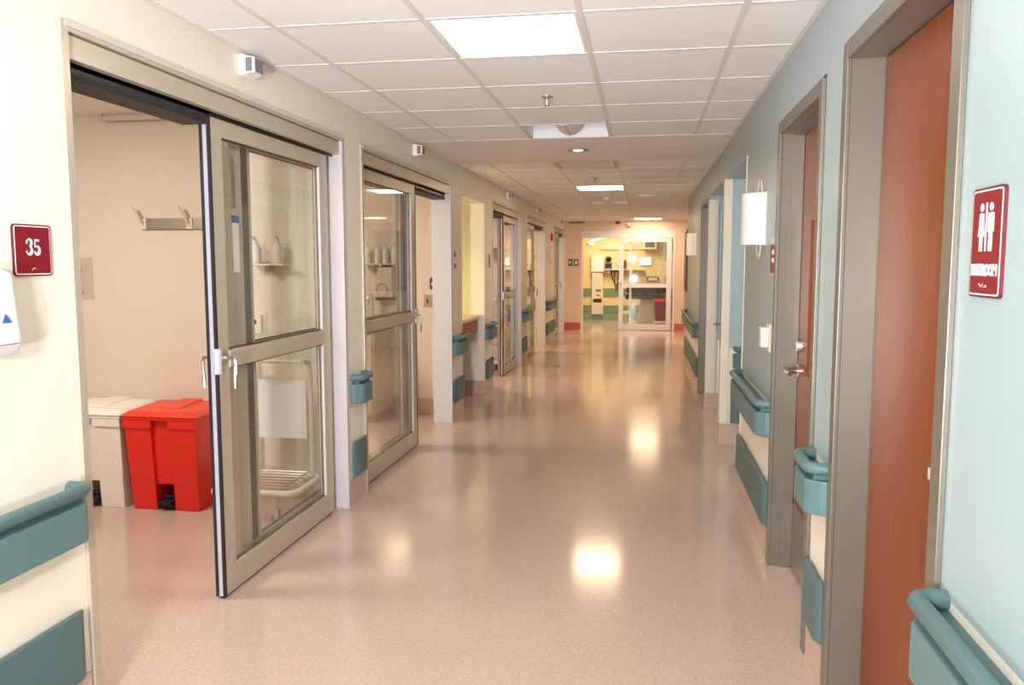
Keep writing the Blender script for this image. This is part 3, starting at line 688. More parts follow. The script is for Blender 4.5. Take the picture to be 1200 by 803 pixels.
# number 35
t = sign_plate('room_sign', 'dark red square sign with white number 35 beside the nearest glass door', (XL + 0.0005, 2.13, 1.54), LEFT, 0.150, 0.150)
def arc(cx, cz, rx, rz_, a0, a1, n): return [(cx + rx * math.cos(math.radians(a0 + (a1 - a0) * k / n)), cz + rz_ * math.sin(math.radians(a0 + (a1 - a0) * k / n))) for k in range(n + 1)]
d3 = MB()
up = arc(-0.0155, 0.0215, 0.0095, 0.0105, 165, -80, 12); lw = [0.004] + [0.003 + 0.0062 * max(0, math.sin(PI * (k - 2) / 11)) for k in range(1, 13)]
stroke_poly(d3, up, lw, 0.0072, 0.0078)
dn = arc(-0.0160, 0.0, 0.0105, 0.0115, 80, -165, 12); stroke_poly(d3, dn, [0.003 + 0.0066 * max(0, math.sin(PI * (k - 0) / 11)) for k in range(13)], 0.0072, 0.0078)
for c in ((-0.0245, 0.022), (-0.0255, -0.0045)):
    d3.prism([(-c[0] + 0.0034 * math.cos(a), c[1] + 0.0034 * math.sin(a)) for a in [2 * PI * k / 10 for k in range(10)]], 0.0072, 0.0078, 1)
build('numeral', d3, 'sign_white', t)
d5 = MB()
stroke_poly(d5, [(0.0075, 0.0295), (0.024, 0.0295)], [0.0062, 0.0062], 0.0072, 0.0078)
stroke_poly(d5, [(0.0085, 0.0310), (0.0070, 0.0095)], [0.0030, 0.0030], 0.0072, 0.0078)
stroke_poly(d5, [(0.0070, 0.0095)] + arc(0.0145, 0.0005, 0.0105, 0.0120, 125, -165, 13), [0.003] + [0.003 + 0.0072 * max(0, math.sin(PI * (k - 1) / 12)) for k in range(14)], 0.0072, 0.0078)
d5.prism([(-0.0065 + 0.0034 * math.cos(a), -0.0045 + 0.0034 * math.sin(a)) for a in [2 * PI * k / 10 for k in range(10)]], 0.0072, 0.0078, 1)
build('numeral', d5, 'sign_white', t)
br = MB()
for u, z in ((-0.008, -0.058), (-0.005, -0.055), (-0.002, -0.053), (0.002, -0.052), (0.006, -0.053)): br.cyl((-u, z), 0.0013, 0.0072, 0.0079, axis=1, n=8)
build('braille', br, 'sign_white', t)
# restroom sign
t = sign_plate('restroom_sign', 'dark red RESTROOM sign with white man and woman symbols', (XR - 0.0005, 1.645, 1.538), RIGHT, 0.140, 0.205)
def disc(mb, u, z, r): mb.prism([(-(u + r * math.cos(a)), z + r * math.sin(a)) for a in [2 * PI * k / 14 for k in range(14)]], 0.0072, 0.0078, 1)
def poly(mb, pts): mb.prism([(-u, z) for u, z in pts], 0.0072, 0.0078, 1)
wm = MB(); disc(wm, -0.021, 0.066, 0.0078)
poly(wm, [(-0.030, 0.055), (-0.012, 0.055), (-0.010, 0.030), (-0.006, 0.012), (-0.014, 0.012), (-0.014, -0.016), (-0.020, -0.016), (-0.020, 0.012), (-0.022, 0.012), (-0.022, -0.016), (-0.028, -0.016), (-0.028, 0.012), (-0.036, 0.012), (-0.032, 0.030)])
build('woman_symbol', wm, 'sign_white', t)
build('divider_bar', MB().box(-0.0025, 0.0025, 0.0072, 0.0078, -0.016, 0.074), 'sign_white', t)
mn = MB(); disc(mn, 0.021, 0.066, 0.0078)
poly(mn, [(0.010, 0.055), (0.032, 0.055), (0.034, 0.052), (0.034, 0.020), (0.030, 0.020), (0.029, 0.018), (0.029, -0.016), (0.022, -0.016), (0.0215, 0.014), (0.0205, 0.014), (0.020, -0.016), (0.013, -0.016), (0.013, 0.018), (0.012, 0.020), (0.008, 0.020), (0.008, 0.052)])
build('man_symbol', mn, 'sign_white', t)
wall_text('lettering', 'RESTROOM', 0.030, 0, 0.0078, -0.052, 'sign_white', t, offset=0.0008, sx=0.74)
br = MB(); random.seed(3)
for c in range(8):
    for r_ in range(3):
        if random.random() < 0.55:
            for dx in (0, 0.0022):
                if random.random() < 0.7: br.cyl((0.020 - c * 0.0052 - dx, -0.078 - r_ * 0.0022), 0.0007, 0.0072, 0.0078, axis=1, n=6)
build('braille', br, 'sign_white', t)
# small room signs seen edge on
def small_sign(loc, rz, label, w_=0.14, h_=0.165):
    t = thing('room_sign', label, 'sign', loc, rz)
    build('plate', MB().prism(rrect(w_, h_, 0.008), 0.0, 0.008, 1), 'frame_light', t)
    build('face', MB().prism(rrect(w_ - 0.02, h_ - 0.02, 0.006), 0.008, 0.009, 1), 'sign_brown', t)
    return t
t = small_sign((XL + 0.0005, 7.50, 1.53), LEFT, 'small brown room sign between second glass door and the alcove')
build('insert', MB().box(-0.05, 0.05, 0.009, 0.0096, -0.03, 0.03), 'paper', t)
t = small_sign((XL + 0.0005, 9.24, 1.53), LEFT, 'small brown room sign between alcove and third glass door')
t = thing('room_sign', 'narrow maroon room sign with two white squares beside second wooden door', 'sign', (XR - 0.0005, 4.17, 1.535), RIGHT)
build('plate', MB().prism(rrect(0.20, 0.19, 0.008), 0.0, 0.008, 1), 'frame_light', t)
build('face', MB().box(-0.085, 0.085, 0.008, 0.0095, -0.085, 0.055), 'sign_edge', t)
for z in (-0.02, 0.02): build('white_square', MB().box(-0.030, 0.035, 0.0095, 0.0102, z - 0.012, z + 0.012), 'sign_white', t)
# signs on the end wall (purple-grey, two tiles)
t = thing('wall_sign', 'small dark red sign on the end wall left of the far door', 'sign', (-1.655, EY - 0.0005, 1.52), FACING)
build('plate', MB().box(-0.05, 0.04, 0, 0.008, -0.08, 0.08), 'sign_edge', t); build('symbol', MB().box(-0.015, 0.015, 0.008, 0.009, -0.03, 0.04), 'sign_white', t)
t = thing('wall_sign', 'small grey sign with rings on the end wall, touching the far door frame', 'sign', (-1.52, EY - 0.0005, 1.52), FACING)
build('plate', MB().box(-0.06, 0.06, 0, 0.008, -0.08, 0.08), 'grey_plastic', t); build('symbol', MB().lathe([(0.03, 0), (0.03, 0.001)], n=14), 'sign_white', t).location = (0, 0.0085, 0)
t.children[1].rotation_euler = (-PI/2, 0, 0)

# sanitiser dispenser at the left edge
t = thing('soap_dispenser', 'white wall soap dispenser cut by the left picture edge', 'dispenser', (XL + 0.0005, 1.935, 1.25), LEFT)
build('back_plate', MB().box(-0.07, 0.07, 0, 0.012, 0.03, 0.24, 0.004), 'white_plastic', t)
build('cover', MB().hexa([(-0.065, 0.012, 0.03), (0.065, 0.012, 0.03), (0.055, 0.075, 0.03), (-0.055, 0.075, 0.03)], [(-0.062, 0.012, 0.245), (0.062, 0.012, 0.245), (0.045, 0.062, 0.225), (-0.045, 0.062, 0.225)], 0.012), 'white_plastic', t, smooth=True)
build('nozzle', MB().hexa([(-0.052, 0.012, 0.0), (0.052, 0.012, 0.0), (0.042, 0.068, 0.0), (-0.042, 0.068, 0.0)], [(-0.062, 0.012, 0.03), (0.062, 0.012, 0.03), (0.052, 0.074, 0.03), (-0.052, 0.074, 0.03)], 0.006), 'grey_paint', t)
build('emblem', MB().prism([(-0.022, 0.09), (0.012, 0.09), (0.0, 0.115)], 0.0725, 0.0745, 1), 'blue_label', t)

# curved white sconce covers with wire loops
def sconce(y, label, loops=True):
    t = thing('wall_sconce', label, 'wall light', (XR - 0.0005, y, 1.60), RIGHT)
    W_, Dp, h_ = 0.23, 0.115, 0.275
    pr = [(W_ / 2 * math.cos(a) ** 1.0, Dp * math.sin(a) ** 0.7 if 0 < a < PI else 0) for a in [PI * k / 16 for k in range(17)]]
    pr = [(u, max(v, 0)) for u, v in pr]
    build('cover', MB().prism(pr, 0, h_, 2), 'white_plastic', t, smooth=True)
    build('back_plate', MB().box(-W_ / 2 - 0.006, W_ / 2 + 0.006, 0, 0.006, -0.006, h_ + 0.006), 'cream_plastic', t)
    if loops:
        build('wire_loop', MB().tube([(0.11 * math.cos(a) + 0.0, 0.02, 0.14 + 0.215 * math.sin(a)) for a in [2 * PI * k / 28 for k in range(28)]], 0.0045, 6, close=True), 'cream_plastic', t, smooth=True)
sconce(4.62, 'white half-round wall sconce with wire loops on the blue-green wall')
sconce(10.5, 'small distant white sconce on the right wall', False)
# thermostat
t = thing('thermostat', 'small cream thermostat box under the white sconce', 'thermostat', (XR - 0.0005, 4.30, 1.07), RIGHT)
build('plate', MB().box(-0.075, 0.055, 0, 0.006, -0.02, 0.12, 0.002), 'cream_plastic', t)
build('box', MB().box(-0.03, 0.055, 0.006, 0.04, -0.0, 0.10, 0.004), 'white_plastic', t)
build('display', MB().box(-0.031, -0.0301, 0.012, 0.034, 0.03, 0.075), 'grey_paint', t)

# fire alarm, notice and sign near the far left doors
t = thing('fire_alarm', 'red fire alarm strobe before the last glass door', 'alarm', (XL + 0.0005, 15.55, 2.0), LEFT)
build('box', MB().box(-0.06, 0.06, 0, 0.04, -0.07, 0.07, 0.004), 'bin_red', t); build('strobe_lens', MB().box(-0.03, 0.03, 0.04, 0.07, -0.03, 0.03, 0.004), 'white_plastic', t)
t = thing('wall_notice', 'pale framed notice below the red fire alarm', 'notice', (XL + 0.0005, 15.35, 1.66), LEFT)
build('frame', MB().box(-0.26, 0.26, 0, 0.012, -0.15, 0.15), 'frame', t); build('sheet', MB().box(-0.24, 0.24, 0.012, 0.013, -0.13, 0.13), 'paper', t)
t = thing('paper_sheet', 'white paper taped to the last glass door', 'paper', (XL - 0.047, 16.42, 1.46), LEFT)
build('sheet', MB().box(-0.11, 0.11, 0, 0.0015, -0.08, 0.08), 'paper', t); build('tape', MB().box(-0.03, 0.03, 0.0015, 0.002, 0.07, 0.09), 'frame_light', t)

# end wall devices
t = thing('exit_strobe', 'small white and red fire strobe above the far door', 'alarm', (-0.36, EY - 0.0005, 2.33), FACING)
build('box', MB().box(-0.03, 0.03, 0, 0.04, -0.04, 0.0, 0.004), 'bin_red', t); build('lens', MB().box(-0.04, 0.04, 0.0, 0.05, 0.0, 0.06, 0.004), 'white_plastic', t)
t = thing('door_camera', 'small dark sensor at the top of the end wall', 'sensor', (-0.60, EY - 0.0005, 2.40), FACING)
build('base', MB().box(-0.05, 0.05, 0, 0.03, -0.025, 0.025), 'dark_plastic', t); build('lens', MB().cyl((0, 0), 0.015, 0.03, 0.04, axis=1), 'grey_plastic', t)
t = thing('door_closer', 'long thin dark bar high on the end wall, left', 'bar', (-1.52, EY - 0.0005, 2.41), FACING)
build('bar', MB().box(-0.16, 0.16, 0, 0.03, -0.012, 0.012), 'dark_bronze', t); build('end_cap', MB().box(-0.175, -0.16, 0, 0.034, -0.016, 0.016), 'dark_plastic', t)

# ------------------------------------------------------------------ alcove counter
t = thing('wall_counter', 'pale laminate counter with brown front in the wall alcove', 'counter', (XL - 0.35, 8.41, 0))
build('counter_top', MB().box(-0.30, 0.31, -0.565, 0.565, 0.885, 0.92, 0.002), 'laminate', t)
build('apron', MB().box(0.265, 0.285, -0.563, 0.48, 0.74, 0.884), 'apron_wood', t)
build('support_panel', MB().box(-0.30, 0.26, 0.50, 0.52, 0.72, 0.884), 'apron_wood', t)
t = thing('task_light', 'small lit tube light under the near side of the counter alcove', 'lamp', (XL - 0.36, AL[0] + 0.001, 1.02))  # lamp out of view, assumed and added to make the alcove's yellow glow
build('housing', MB().box(-0.22, 0.12, 0, 0.03, 0, 0.10), 'white_metal', t); build('tube', MB().box(-0.2, 0.1, 0.0305, 0.045, 0.02, 0.08), 'task_on', t)
t = thing('paper_sheet', 'sheet of paper lying on the alcove counter', 'paper', (XL - 0.14, 8.3, 0.9205))
build('sheet', MB().box(-0.08, 0.08, -0.1, 0.1, 0, 0.002), 'paper', t)

# ------------------------------------------------------------------ room 35: bins, rack, holder, cart
def step_bin(loc, label, m, ml, shrink=0.03):
    t = thing('step_bin', label, 'bin', loc, 0, 'step-on waste bins')
    Wb, Wt, Db, Dt, Hh = 0.215, 0.235, 0.15, 0.19, 0.565
    b = MB()
    # tapered body of side cheeks, back and a recessed centre panel with a pedal opening below
    def slab(u0, u1, v0, v1, z0=0.0, z1=Hh):
        def P(u, v, z):
            f = z / Hh; return (u * ((Wb + (Wt - Wb) * f) / Wt), (v * ((Db + (Dt - Db) * f) / Dt)), z)
        b.hexa([P(u0, v0, z0), P(u1, v0, z0), P(u1, v1, z0), P(u0, v1, z0)], [P(u0, v0, z1), P(u1, v0, z1), P(u1, v1, z1), P(u0, v1, z1)], 0.004)
    slab(-Wt, -0.065, -Dt, Dt); slab(0.065, Wt, -Dt, Dt); slab(-0.066, 0.066, -Dt + 0.025, Dt, 0.16, Hh)
    slab(-0.066, 0.066, 0.02, Dt, 0.0, 0.16)
    build('body', b, m, t)
    r = MB()
    for u0, u1, v in ((-Wt - .004, -0.055, -Dt - .008), (0.055, Wt + .004, -Dt - .008)): r.box(u0, u1, v, v + 0.02, Hh - 0.05, Hh, 0.003)
    r.box(-Wt - .012, Wt + .012, -Dt - .012, Dt + .012, Hh, Hh + 0.022, 0.005)
    build('rim', r, m, t)
    l = MB().hexa([(-Wt - .018, -Dt - .022, Hh + .022), (Wt + .018, -Dt - .022, Hh + .022), (Wt + .018, Dt + .016, Hh + .022), (-Wt - .018, Dt + .016, Hh + .022)],
                  [(-Wt + .02, -Dt + .03, Hh + .05), (Wt - .02, -Dt + .03, Hh + .05), (Wt - .02, Dt - .01, Hh + .06), (-Wt + .02, Dt - .01, Hh + .06)], 0.006)
    l.hexa([(-0.07, -Dt + .1, Hh + .052), (0.07, -Dt + .1, Hh + .052), (0.07, Dt - .0, Hh + .058), (-0.07, Dt - .0, Hh + .058)], [(-0.065, -Dt + .12, Hh + .060), (0.065, -Dt + .12, Hh + .060), (0.065, Dt - .005, Hh + .072), (-0.065, Dt - .005, Hh + .072)], 0.003)
    build('lid', l, ml, t)
    p = MB().box(-0.045, 0.045, -Db - 0.035, -Db + 0.14, 0.045, 0.058, 0.003).box(-0.058, 0.058, -Db + 0.02, -Db + 0.15, 0.003, 0.03, 0.003).tube([(-0.055, -Db + .06, 0.07), (0.055, -Db + .06, 0.07)], 0.012, 8)
    build('pedal', p, 'dark_plastic', t)
    return t
step_bin((-2.860, 4.555, 0), 'red plastic step-on bin by the open nearest glass door', 'bin_red', 'bin_red_lid')
step_bin((-3.365, 4.565, 0), 'white plastic step-on bin left of the red bin', 'bin_white', 'bin_white')

t = thing('coat_hook_rail', 'brushed metal coat rail with two upright hooks above the bins', 'hook rail', (-2.76, 4.7995, 1.755), FACING)
build('rail', MB().box(-0.17, 0.44, 0, 0.018, -0.036, 0.036, 0.003), 'brushed', t)
for u in (0.42, 0.10):
    build('clamp', MB().box(u - 0.022, u + 0.018, 0.018, 0.026, -0.034, 0.034, 0.002), 'cream_plastic', t)
    build('hook', MB().tube([(u, 0.03, 0.0), (u + 0.01, 0.045, 0.03), (u + 0.05, 0.06, 0.105)], [0.008, 0.009, 0.011], 8), 'peach', t)
t = thing('glove_box_holder', 'clear acrylic glove holder on the tan wall above the white bin', 'holder', (-3.70, 4.7995, 1.27), FACING)
build('back_plate', MB().box(-0.13, 0.16, 0, 0.005, -0.005, 0.27), 'acrylic', t)
build('tray', MB().box(-0.02, 0.15, 0.005, 0.10, 0.0, 0.006).box(-0.02, 0.15, 0.094, 0.10, 0.006, 0.25).box(-0.02, -0.014, 0.005, 0.094, 0.006, 0.25), 'acrylic', t)
for z in (0.045, 0.19): build('screw', MB().cyl((-0.05, z), 0.006, 0.005, 0.009, axis=1, n=8), 'grey_plastic', t)
build('latch', MB().box(-0.035, 0.0, 0.005, 0.02, 0.12, 0.15), 'grey_plastic', t)
t = thing('wall_thermostat', 'beige thermostat seen through the upper glass of the nearest door', 'thermostat', (-2.42, 4.7995, 1.12), FACING)
build('plate', MB().box(-0.055, 0.055, 0, 0.005, -0.075, 0.075, 0.002), 'cream_plastic', t)
build('box', MB().box(-0.03, 0.045, 0.005, 0.03, -0.06, 0.06, 0.003), 'cream_plastic', t)
build('display', MB().box(-0.0, 0.035, 0.03, 0.032, 0.0, 0.025), 'dark_plastic', t)

def bottle_shelf(loc, label, n, span):
    t = thing('glass_shelf', label, 'shelf', loc, FACING)
    build('shelf_board', MB().box(-span / 2, span / 2, 0.0, 0.12, -0.012, 0, 0.002), 'laminate', t)
    build('bracket', MB().box(-0.01, 0.01, 0.0, 0.10, -0.05, -0.012), 'chrome', t)
    return t
def bottle(loc, label, s=1.0, group=None):
    t = thing('pump_bottle', label, 'bottle', loc, 0, group)
    build('bottle_body', MB().lathe([(0.027 * s, 0), (0.029 * s, 0.006), (0.029 * s, 0.10 * s), (0.024 * s, 0.12 * s), (0.010 * s, 0.132 * s), (0.009 * s, 0.145 * s)], n=16), 'white_plastic', t, smooth=True)
    build('pump', MB().cyl((0, 0), 0.006, 0.145 * s, 0.165 * s).tube([(0, 0, 0.163 * s), (0, -0.025, 0.163 * s)], 0.005, 6), 'chrome', t)
bottle_shelf((-2.31, 4.7995, 1.50), 'small wall shelf with two white bottles behind the nearest glass door', 2, 0.24)
bottle((-2.40, 4.735, 1.5005), 'left white bottle on the shelf behind the nearest glass door', 1.0, 'white bottles on the shelf')
bottle((-2.245, 4.735, 1.5005), 'right white bottle on the shelf behind the nearest glass door', 1.0, 'white bottles on the shelf')
t = thing('ceiling_rail', 'thin pale curtain rail across the ceiling of the nearest room', 'curtain rail', (-2.7, 4.72, 2.40))
build('rail', MB().box(-0.72, 0.6, -0.012, 0.012, 0, 0.02), 'frame_light', t)
for u in (-0.70, 0.0, 0.55): build('hanger', MB().box(u - 0.008, u + 0.008, -0.008, 0.008, 0.02, 0.0395), 'frame_light', t)

# tubular cart
t = thing('wire_cart', 'cream tubular cart with chrome wire deck and casters behind the glass', 'cart', (-2.32, 4.45, 0))
A = MB()
def U(z, x0, x1, y0, y1, r=0.07):
    pts = []
    for cx, cy, a0 in ((x1 - r, y1 - r, 90), (x1 - r, y0 + r, 0)):
        for k in range(6):
            a = math.radians(a0 - 90 * k / 5); pts.append((cx + r * math.cos(a), cy + r * math.sin(a), z))
    return [(x0, y1, z)] + pts + [(x0, y0, z)]
A.tube(U(0.19, -0.13, 0.37, -0.22, 0.20), 0.019, 10)
build('base_frame', A, 'cream_plastic', t, smooth=True)
for xx in (-0.045, 0.315):
    z1 = 0.90
    p = [(xx, 0.17, 0.19), (xx, 0.17, z1 - 0.05), (xx, 0.15, z1), (xx, 0.05, z1 + 0.02)]
    build('upright', MB().tube(p, 0.014, 10), 'cream_plastic', t, smooth=True)
build('push_bar', MB().tube([(-0.045, 0.05, 0.92), (0.315, 0.05, 0.92)], 0.012, 10), 'cream_plastic', t, smooth=True)
build('back_panel', MB().box(-0.02, 0.29, 0.155, 0.165, 0.43, 0.79), 'white_metal', t)
for k in range(7):
    yy = -0.19 + k * 0.06
    build('deck_wire', MB().tube([(-0.12, yy, 0.205 + 0.012), (0.33, yy, 0.205 + 0.012)], 0.005, 6), 'chrome', t)
for xx in (-0.05, 0.30): build('deck_wire', MB().tube([(xx, -0.21, 0.226), (xx, 0.19, 0.226)], 0.004, 6), 'chrome', t)
for xx, yy in ((0.26, -0.21), (0.31, 0.17), (-0.09, -0.21), (-0.09, 0.17)):
    c = build('caster', MB().cyl((xx, 0.035), 0.034, yy - 0.012, yy + 0.012, axis=1, n=18), 'grey_plastic', t, smooth=True)
    build('caster_fork', MB().box(xx - 0.012, xx + 0.012, yy - 0.020, yy - 0.014, 0.03, 0.09).box(xx - 0.012, xx + 0.012, yy + 0.014, yy + 0.020, 0.03, 0.09).box(xx - 0.014, xx + 0.014, yy - 0.020, yy + 0.020, 0.09, 0.10).cyl((xx, yy), 0.008, 0.10, 0.178), 'chrome', c)

# ------------------------------------------------------------------ second room: sink counter, towel dispenser, bottles, switches
t = thing('wall_plate', 'grey oval call button on the tan wall inside the second glass door', 'call button', (-2.05, 7.7195, 1.305), FACING)
build('plate', MB().prism(rrect(0.06, 0.12, 0.02), 0, 0.012, 1), 'dark_bronze', t); build('button', MB().box(-0.012, 0.012, 0.012, 0.016, -0.018, 0.004), 'white_plastic', t)
t = thing('switch_plate', 'beige double switch plate below the grey call button', 'switch', (-2.075, 7.7195, 1.135), FACING)
build('plate', MB().box(-0.065, 0.065, 0, 0.005, -0.06, 0.06, 0.002), 'brushed', t)
for u, mm in ((0.03, 'maroon'), (-0.025, 'brushed')): build('rocker', MB().box(u - 0.007, u + 0.007, 0.005, 0.010, -0.02, 0.02), mm, t)
t = thing('sink_counter', 'dark sink counter with base cabinet behind the second glass door', 'sink', (-2.9, 7.41, 0))
build('cabinet', MB().box(-0.45, 0.42, -0.23, 0.30, 0.08, 0.86), 'room_paint', t)
build('plinth', MB().box(-0.43, 0.40, -0.20, 0.30, 0, 0.08), 'base_vinyl', t)
build('counter_top', MB().box(-0.47, 0.44, -0.25, 0.305, 0.86, 0.90, 0.003), 'dark_bronze', t)
for u in (-0.23, 0.20):
    dd = build('cabinet_door', MB().box(u - 0.20, u + 0.20, -0.248, -0.23, 0.10, 0.83, 0.002), 'room_paint', t)
    build('knob', MB().tube([(u + (0.15 if u < 0 else -0.15), -0.248, 0.74), (u + (0.15 if u < 0 else -0.15), -0.268, 0.74)], 0.01, 8), 'chrome', dd)
build('basin', MB().box(-0.1, 0.3, -0.18, 0.12, 0.895, 0.903), 'brushed', t)
fp = [(0.27, 0.2, 0.90), (0.27, 0.2, 1.14)] + [(0.27, 0.2 - 0.07 + 0.07 * math.cos(a), 1.14 + 0.07 * math.sin(a)) for a in [PI * k / 8 for k in range(1, 9)]] + [(0.27, 0.06, 1.10)]
build('faucet', MB().tube(fp, 0.010, 10).cyl((0.27, 0.2), 0.03, 0.903, 0.94), 'chrome', t, smooth=True)
t = thing('towel_dispenser', 'pale towel dispenser with dark open mouth above the sink', 'dispenser', (-2.51, 7.7195, 1.17), FACING)
build('case', MB().box(-0.07, 0.07, 0, 0.09, 0.0, 0.30, 0.006), 'room_paint', t); build('mouth', MB().prism([(-0.10, 0.02), (0.10, 0.02), (0.10, 0.10), (-0.10, 0.05)], -0.03, 0.0, 2), 'maroon', t)
build('towel_ring', MB().tube([(0.03 + 0.05 * math.cos(a), 0.105, 0.07 + 0.07 * math.sin(a)) for a in [2 * PI * k / 16 for k in range(16)]], 0.004, 6, close=True), 'chrome', t)
t = thing('glass_shelf', 'long wall shelf with a row of bottles behind the second glass door', 'shelf', (-2.55, 7.7195, 1.50), FACING)
build('shelf_board', MB().box(-0.18, 0.18, 0, 0.13, -0.012, 0), 'laminate', t); build('bracket', MB().box(-0.01, 0.01, 0, 0.1, -0.03, -0.012), 'chrome', t)
for x, l in ((-2.69, 'first'), (-2.585, 'second'), (-2.505, 'third'), (-2.415, 'fourth')):
    bottle((x, 7.65, 1.5005), '%s bottle from the left on the shelf above the sink' % l, 1.15, 'bottles above the sink')

# ------------------------------------------------------------------ third and fourth rooms: simple equipment seen through glass
t = thing('supply_cart', 'white wheeled supply cart just inside the third glass door', 'cart', (-2.25, 11.3, 0))
build('shell', MB().box(-0.28, 0.28, -0.25, 0.25, 0.14, 1.0, 0.01), 'grey_paint', t)
for k in range(4): build('drawer', MB().box(-0.26, 0.26, -0.262, -0.25, 0.18 + k * 0.2, 0.36 + k * 0.2, 0.003), 'frame_light', t)
build('deck', MB().box(-0.30, 0.30, -0.27, 0.27, 0.10, 0.14, 0.005), 'white_plastic', t)
for xx in (-0.24, 0.24):
    for yy in (-0.2, 0.2): build('caster', MB().cyl((yy, 0.05), 0.05, xx - 0.02, xx + 0.02, axis=0), 'dark_plastic', t, smooth=True)
t = thing('wall_monitor', 'small dark monitor on the wall of the third room', 'monitor', (-2.62, 11.8495, 1.45), FACING)
build('case', MB().box(-0.15, 0.15, 0.03, 0.10, -0.12, 0.12, 0.005), 'dark_plastic', t); build('arm', MB().box(-0.03, 0.03, 0, 0.03, -0.03, 0.03), 'frame_light', t); build('screen', MB().box(-0.13, 0.13, 0.10, 0.102, -0.1, 0.1), 'monitor_screen', t)
t = thing('wall_cabinet', 'pale wall cabinet in the third room', 'cabinet', (-2.4, 11.8495, 1.72), FACING)
build('case', MB().box(-0.4, 0.35, 0, 0.30, 0, 0.45), 'grey_paint', t)
for u in (-0.21, 0.165): build('cabinet_door', MB().box(u - 0.17, u + 0.17, 0.30, 0.315, 0.02, 0.43), 'frame_light', t)
t = thing('wall_equipment_rail', 'pale equipment rail with dark round gauge inside the fourth glass door', 'equipment rail', (-2.5, 14.9995, 1.35), FACING)
build('rail', MB().box(-0.45, 0.45, 0, 0.06, 0.25, 0.33), 'room_paint', t)
build('gauge', MB().cyl((-0.1, 0.0), 0.06, 0.0, 0.08, axis=1), 'dark_plastic', t); build('canister', MB().box(-0.2, 0.02, 0.0, 0.08, 0.06, 0.22, 0.01), 'white_plastic', t)
t = thing('wall_bumper', 'green bumper band inside the fourth glass door', 'bumper', (-2.7, 14.9995, 0.64), FACING)
build('band', MB().box(-0.7, 0.7, 0, 0.03, 0, 0.2), 'green_band', t); build('end_cap', MB().box(-0.72, -0.70, 0, 0.032, 0, 0.2), 'green_base', t)

# ------------------------------------------------------------------ beyond the right wall end
t = thing('wood_cabinet', 'tall dark maroon cabinet beyond the end of the right wall', 'cabinet', (0.94, 14.6, 0))
build('case', MB().box(-0.22, 0.25, -0.35, 0.35, 1.0, 2.1), 'maroon', t); build('lower_case', MB().box(-0.22, 0.25, -0.35, 0.35, 0, 0.995), 'frame_light', t)
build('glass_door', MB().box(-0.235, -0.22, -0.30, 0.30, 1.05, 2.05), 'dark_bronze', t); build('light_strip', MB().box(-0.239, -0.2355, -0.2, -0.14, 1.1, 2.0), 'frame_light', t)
t = thing('panel_box', 'small grey box on top of the maroon cabinet', 'box', (0.90, 14.5, 2.1005))
build('case', MB().box(-0.12, 0.12, -0.15, 0.15, 0, 0.16), 'grey_paint', t); build('front', MB().box(-0.123, -0.12, -0.1, 0.1, 0.02, 0.14), 'frame_light', t)

# ------------------------------------------------------------------ far exam room
BY = 21.4995
for z0, z1, l in ((0.635, 0.845, 'upper'), (0.20, 0.395, 'lower')):
    o = tag(build('wall_band', MB().box(-3.15, 2.35, BY - 0.03, BY, z0, z1), 'green_band', world=True), '%s green crash band on the yellow exam room wall' % l, 'crash rail')
struct('baseboard_exam', MB().box(-3.15, 2.35, BY - 0.02, BY, 0, 0.18), 'green_base', 'green base of the exam room wall', 'baseboard')
t = thing('service_column', 'tall cream medical service panel on the exam room wall', 'service panel', (-1.215, BY - 0.031, 0.16), FACING)
build('column', MB().box(-0.15, 0.15, 0, 0.06, 0, 1.10, 0.004), 'cream_plastic', t); build('upper_box', MB().box(-0.17, 0.17, 0, 0.09, 1.12, 1.55, 0.006), 'white_plastic', t)
build('outlet', MB().box(-0.09, 0.05, 0.06, 0.066, 0.60, 0.66), 'grey_plastic', t); build('outlet', MB().box(-0.11, 0.11, 0.06, 0.068, 0.31, 0.41), 'dark_plastic', t)
build('indicator', MB().box(-0.06, 0.02, 0.06, 0.066, 0.48, 0.52), 'bin_red', t); build('side_hook', MB().box(0.15, 0.17, 0.02, 0.05, 0.98, 1.04), 'dark_plastic', t); build('side_hook', MB().box(-0.17, -0.15, 0.02, 0.05, 0.98, 1.04), 'dark_plastic', t)
t = thing('equipment_shelf', 'narrow white shelf on the exam room wall', 'shelf', (-0.6, BY, 1.35), FACING)
build('shelf_board', MB().box(-0.6, 0.45, 0, 0.25, -0.02, 0), 'frame_white', t); build('bracket', MB().box(-0.3, -0.27, 0, 0.2, -0.1, -0.02), 'frame_white', t); build('bracket', MB().box(0.3, 0.33, 0, 0.2, -0.1, -0.02), 'frame_white', t)
t = thing('desk_device', 'dark boxy device with round lamp at the left end of the exam shelf', 'device', (-0.93, BY - 0.13, 1.3505))
build('case', MB().box(-0.09, 0.09, -0.08, 0.08, 0, 0.18, 0.01), 'grey_plastic', t); build('screen', MB().box(-0.07, 0.07, -0.083, -0.0801, 0.03, 0.15), 'dark_plastic', t); build('lamp_head', MB().lathe([(0.03, 0.18), (0.07, 0.22), (0.08, 0.28), (0.05, 0.32)]), 'vinyl_black', t, smooth=True)
for i, (x, h_, mm) in enumerate(((-0.70, 0.10, 'frame_light'), (-0.62, 0.12, 'cream_plastic'), (-0.50, 0.24, 'dark_bronze'), (-0.38, 0.14, 'white_plastic'))):
    t = thing('shelf_jar', '%s jar from the left on the exam room shelf' % ('first', 'second', 'third, dark', 'fourth')[i], 'jar', (x, BY - 0.12, 1.3505), 0, 'jars on the exam room shelf')
    build('jar_body', MB().lathe([(0.035, 0), (0.037, h_ * 0.8), (0.025, h_ * 0.85)], n=12), mm, t, smooth=True); build('lid', MB().lathe([(0.030, h_ * 0.85), (0.028, h_)], n=12), 'grey_plastic', t)
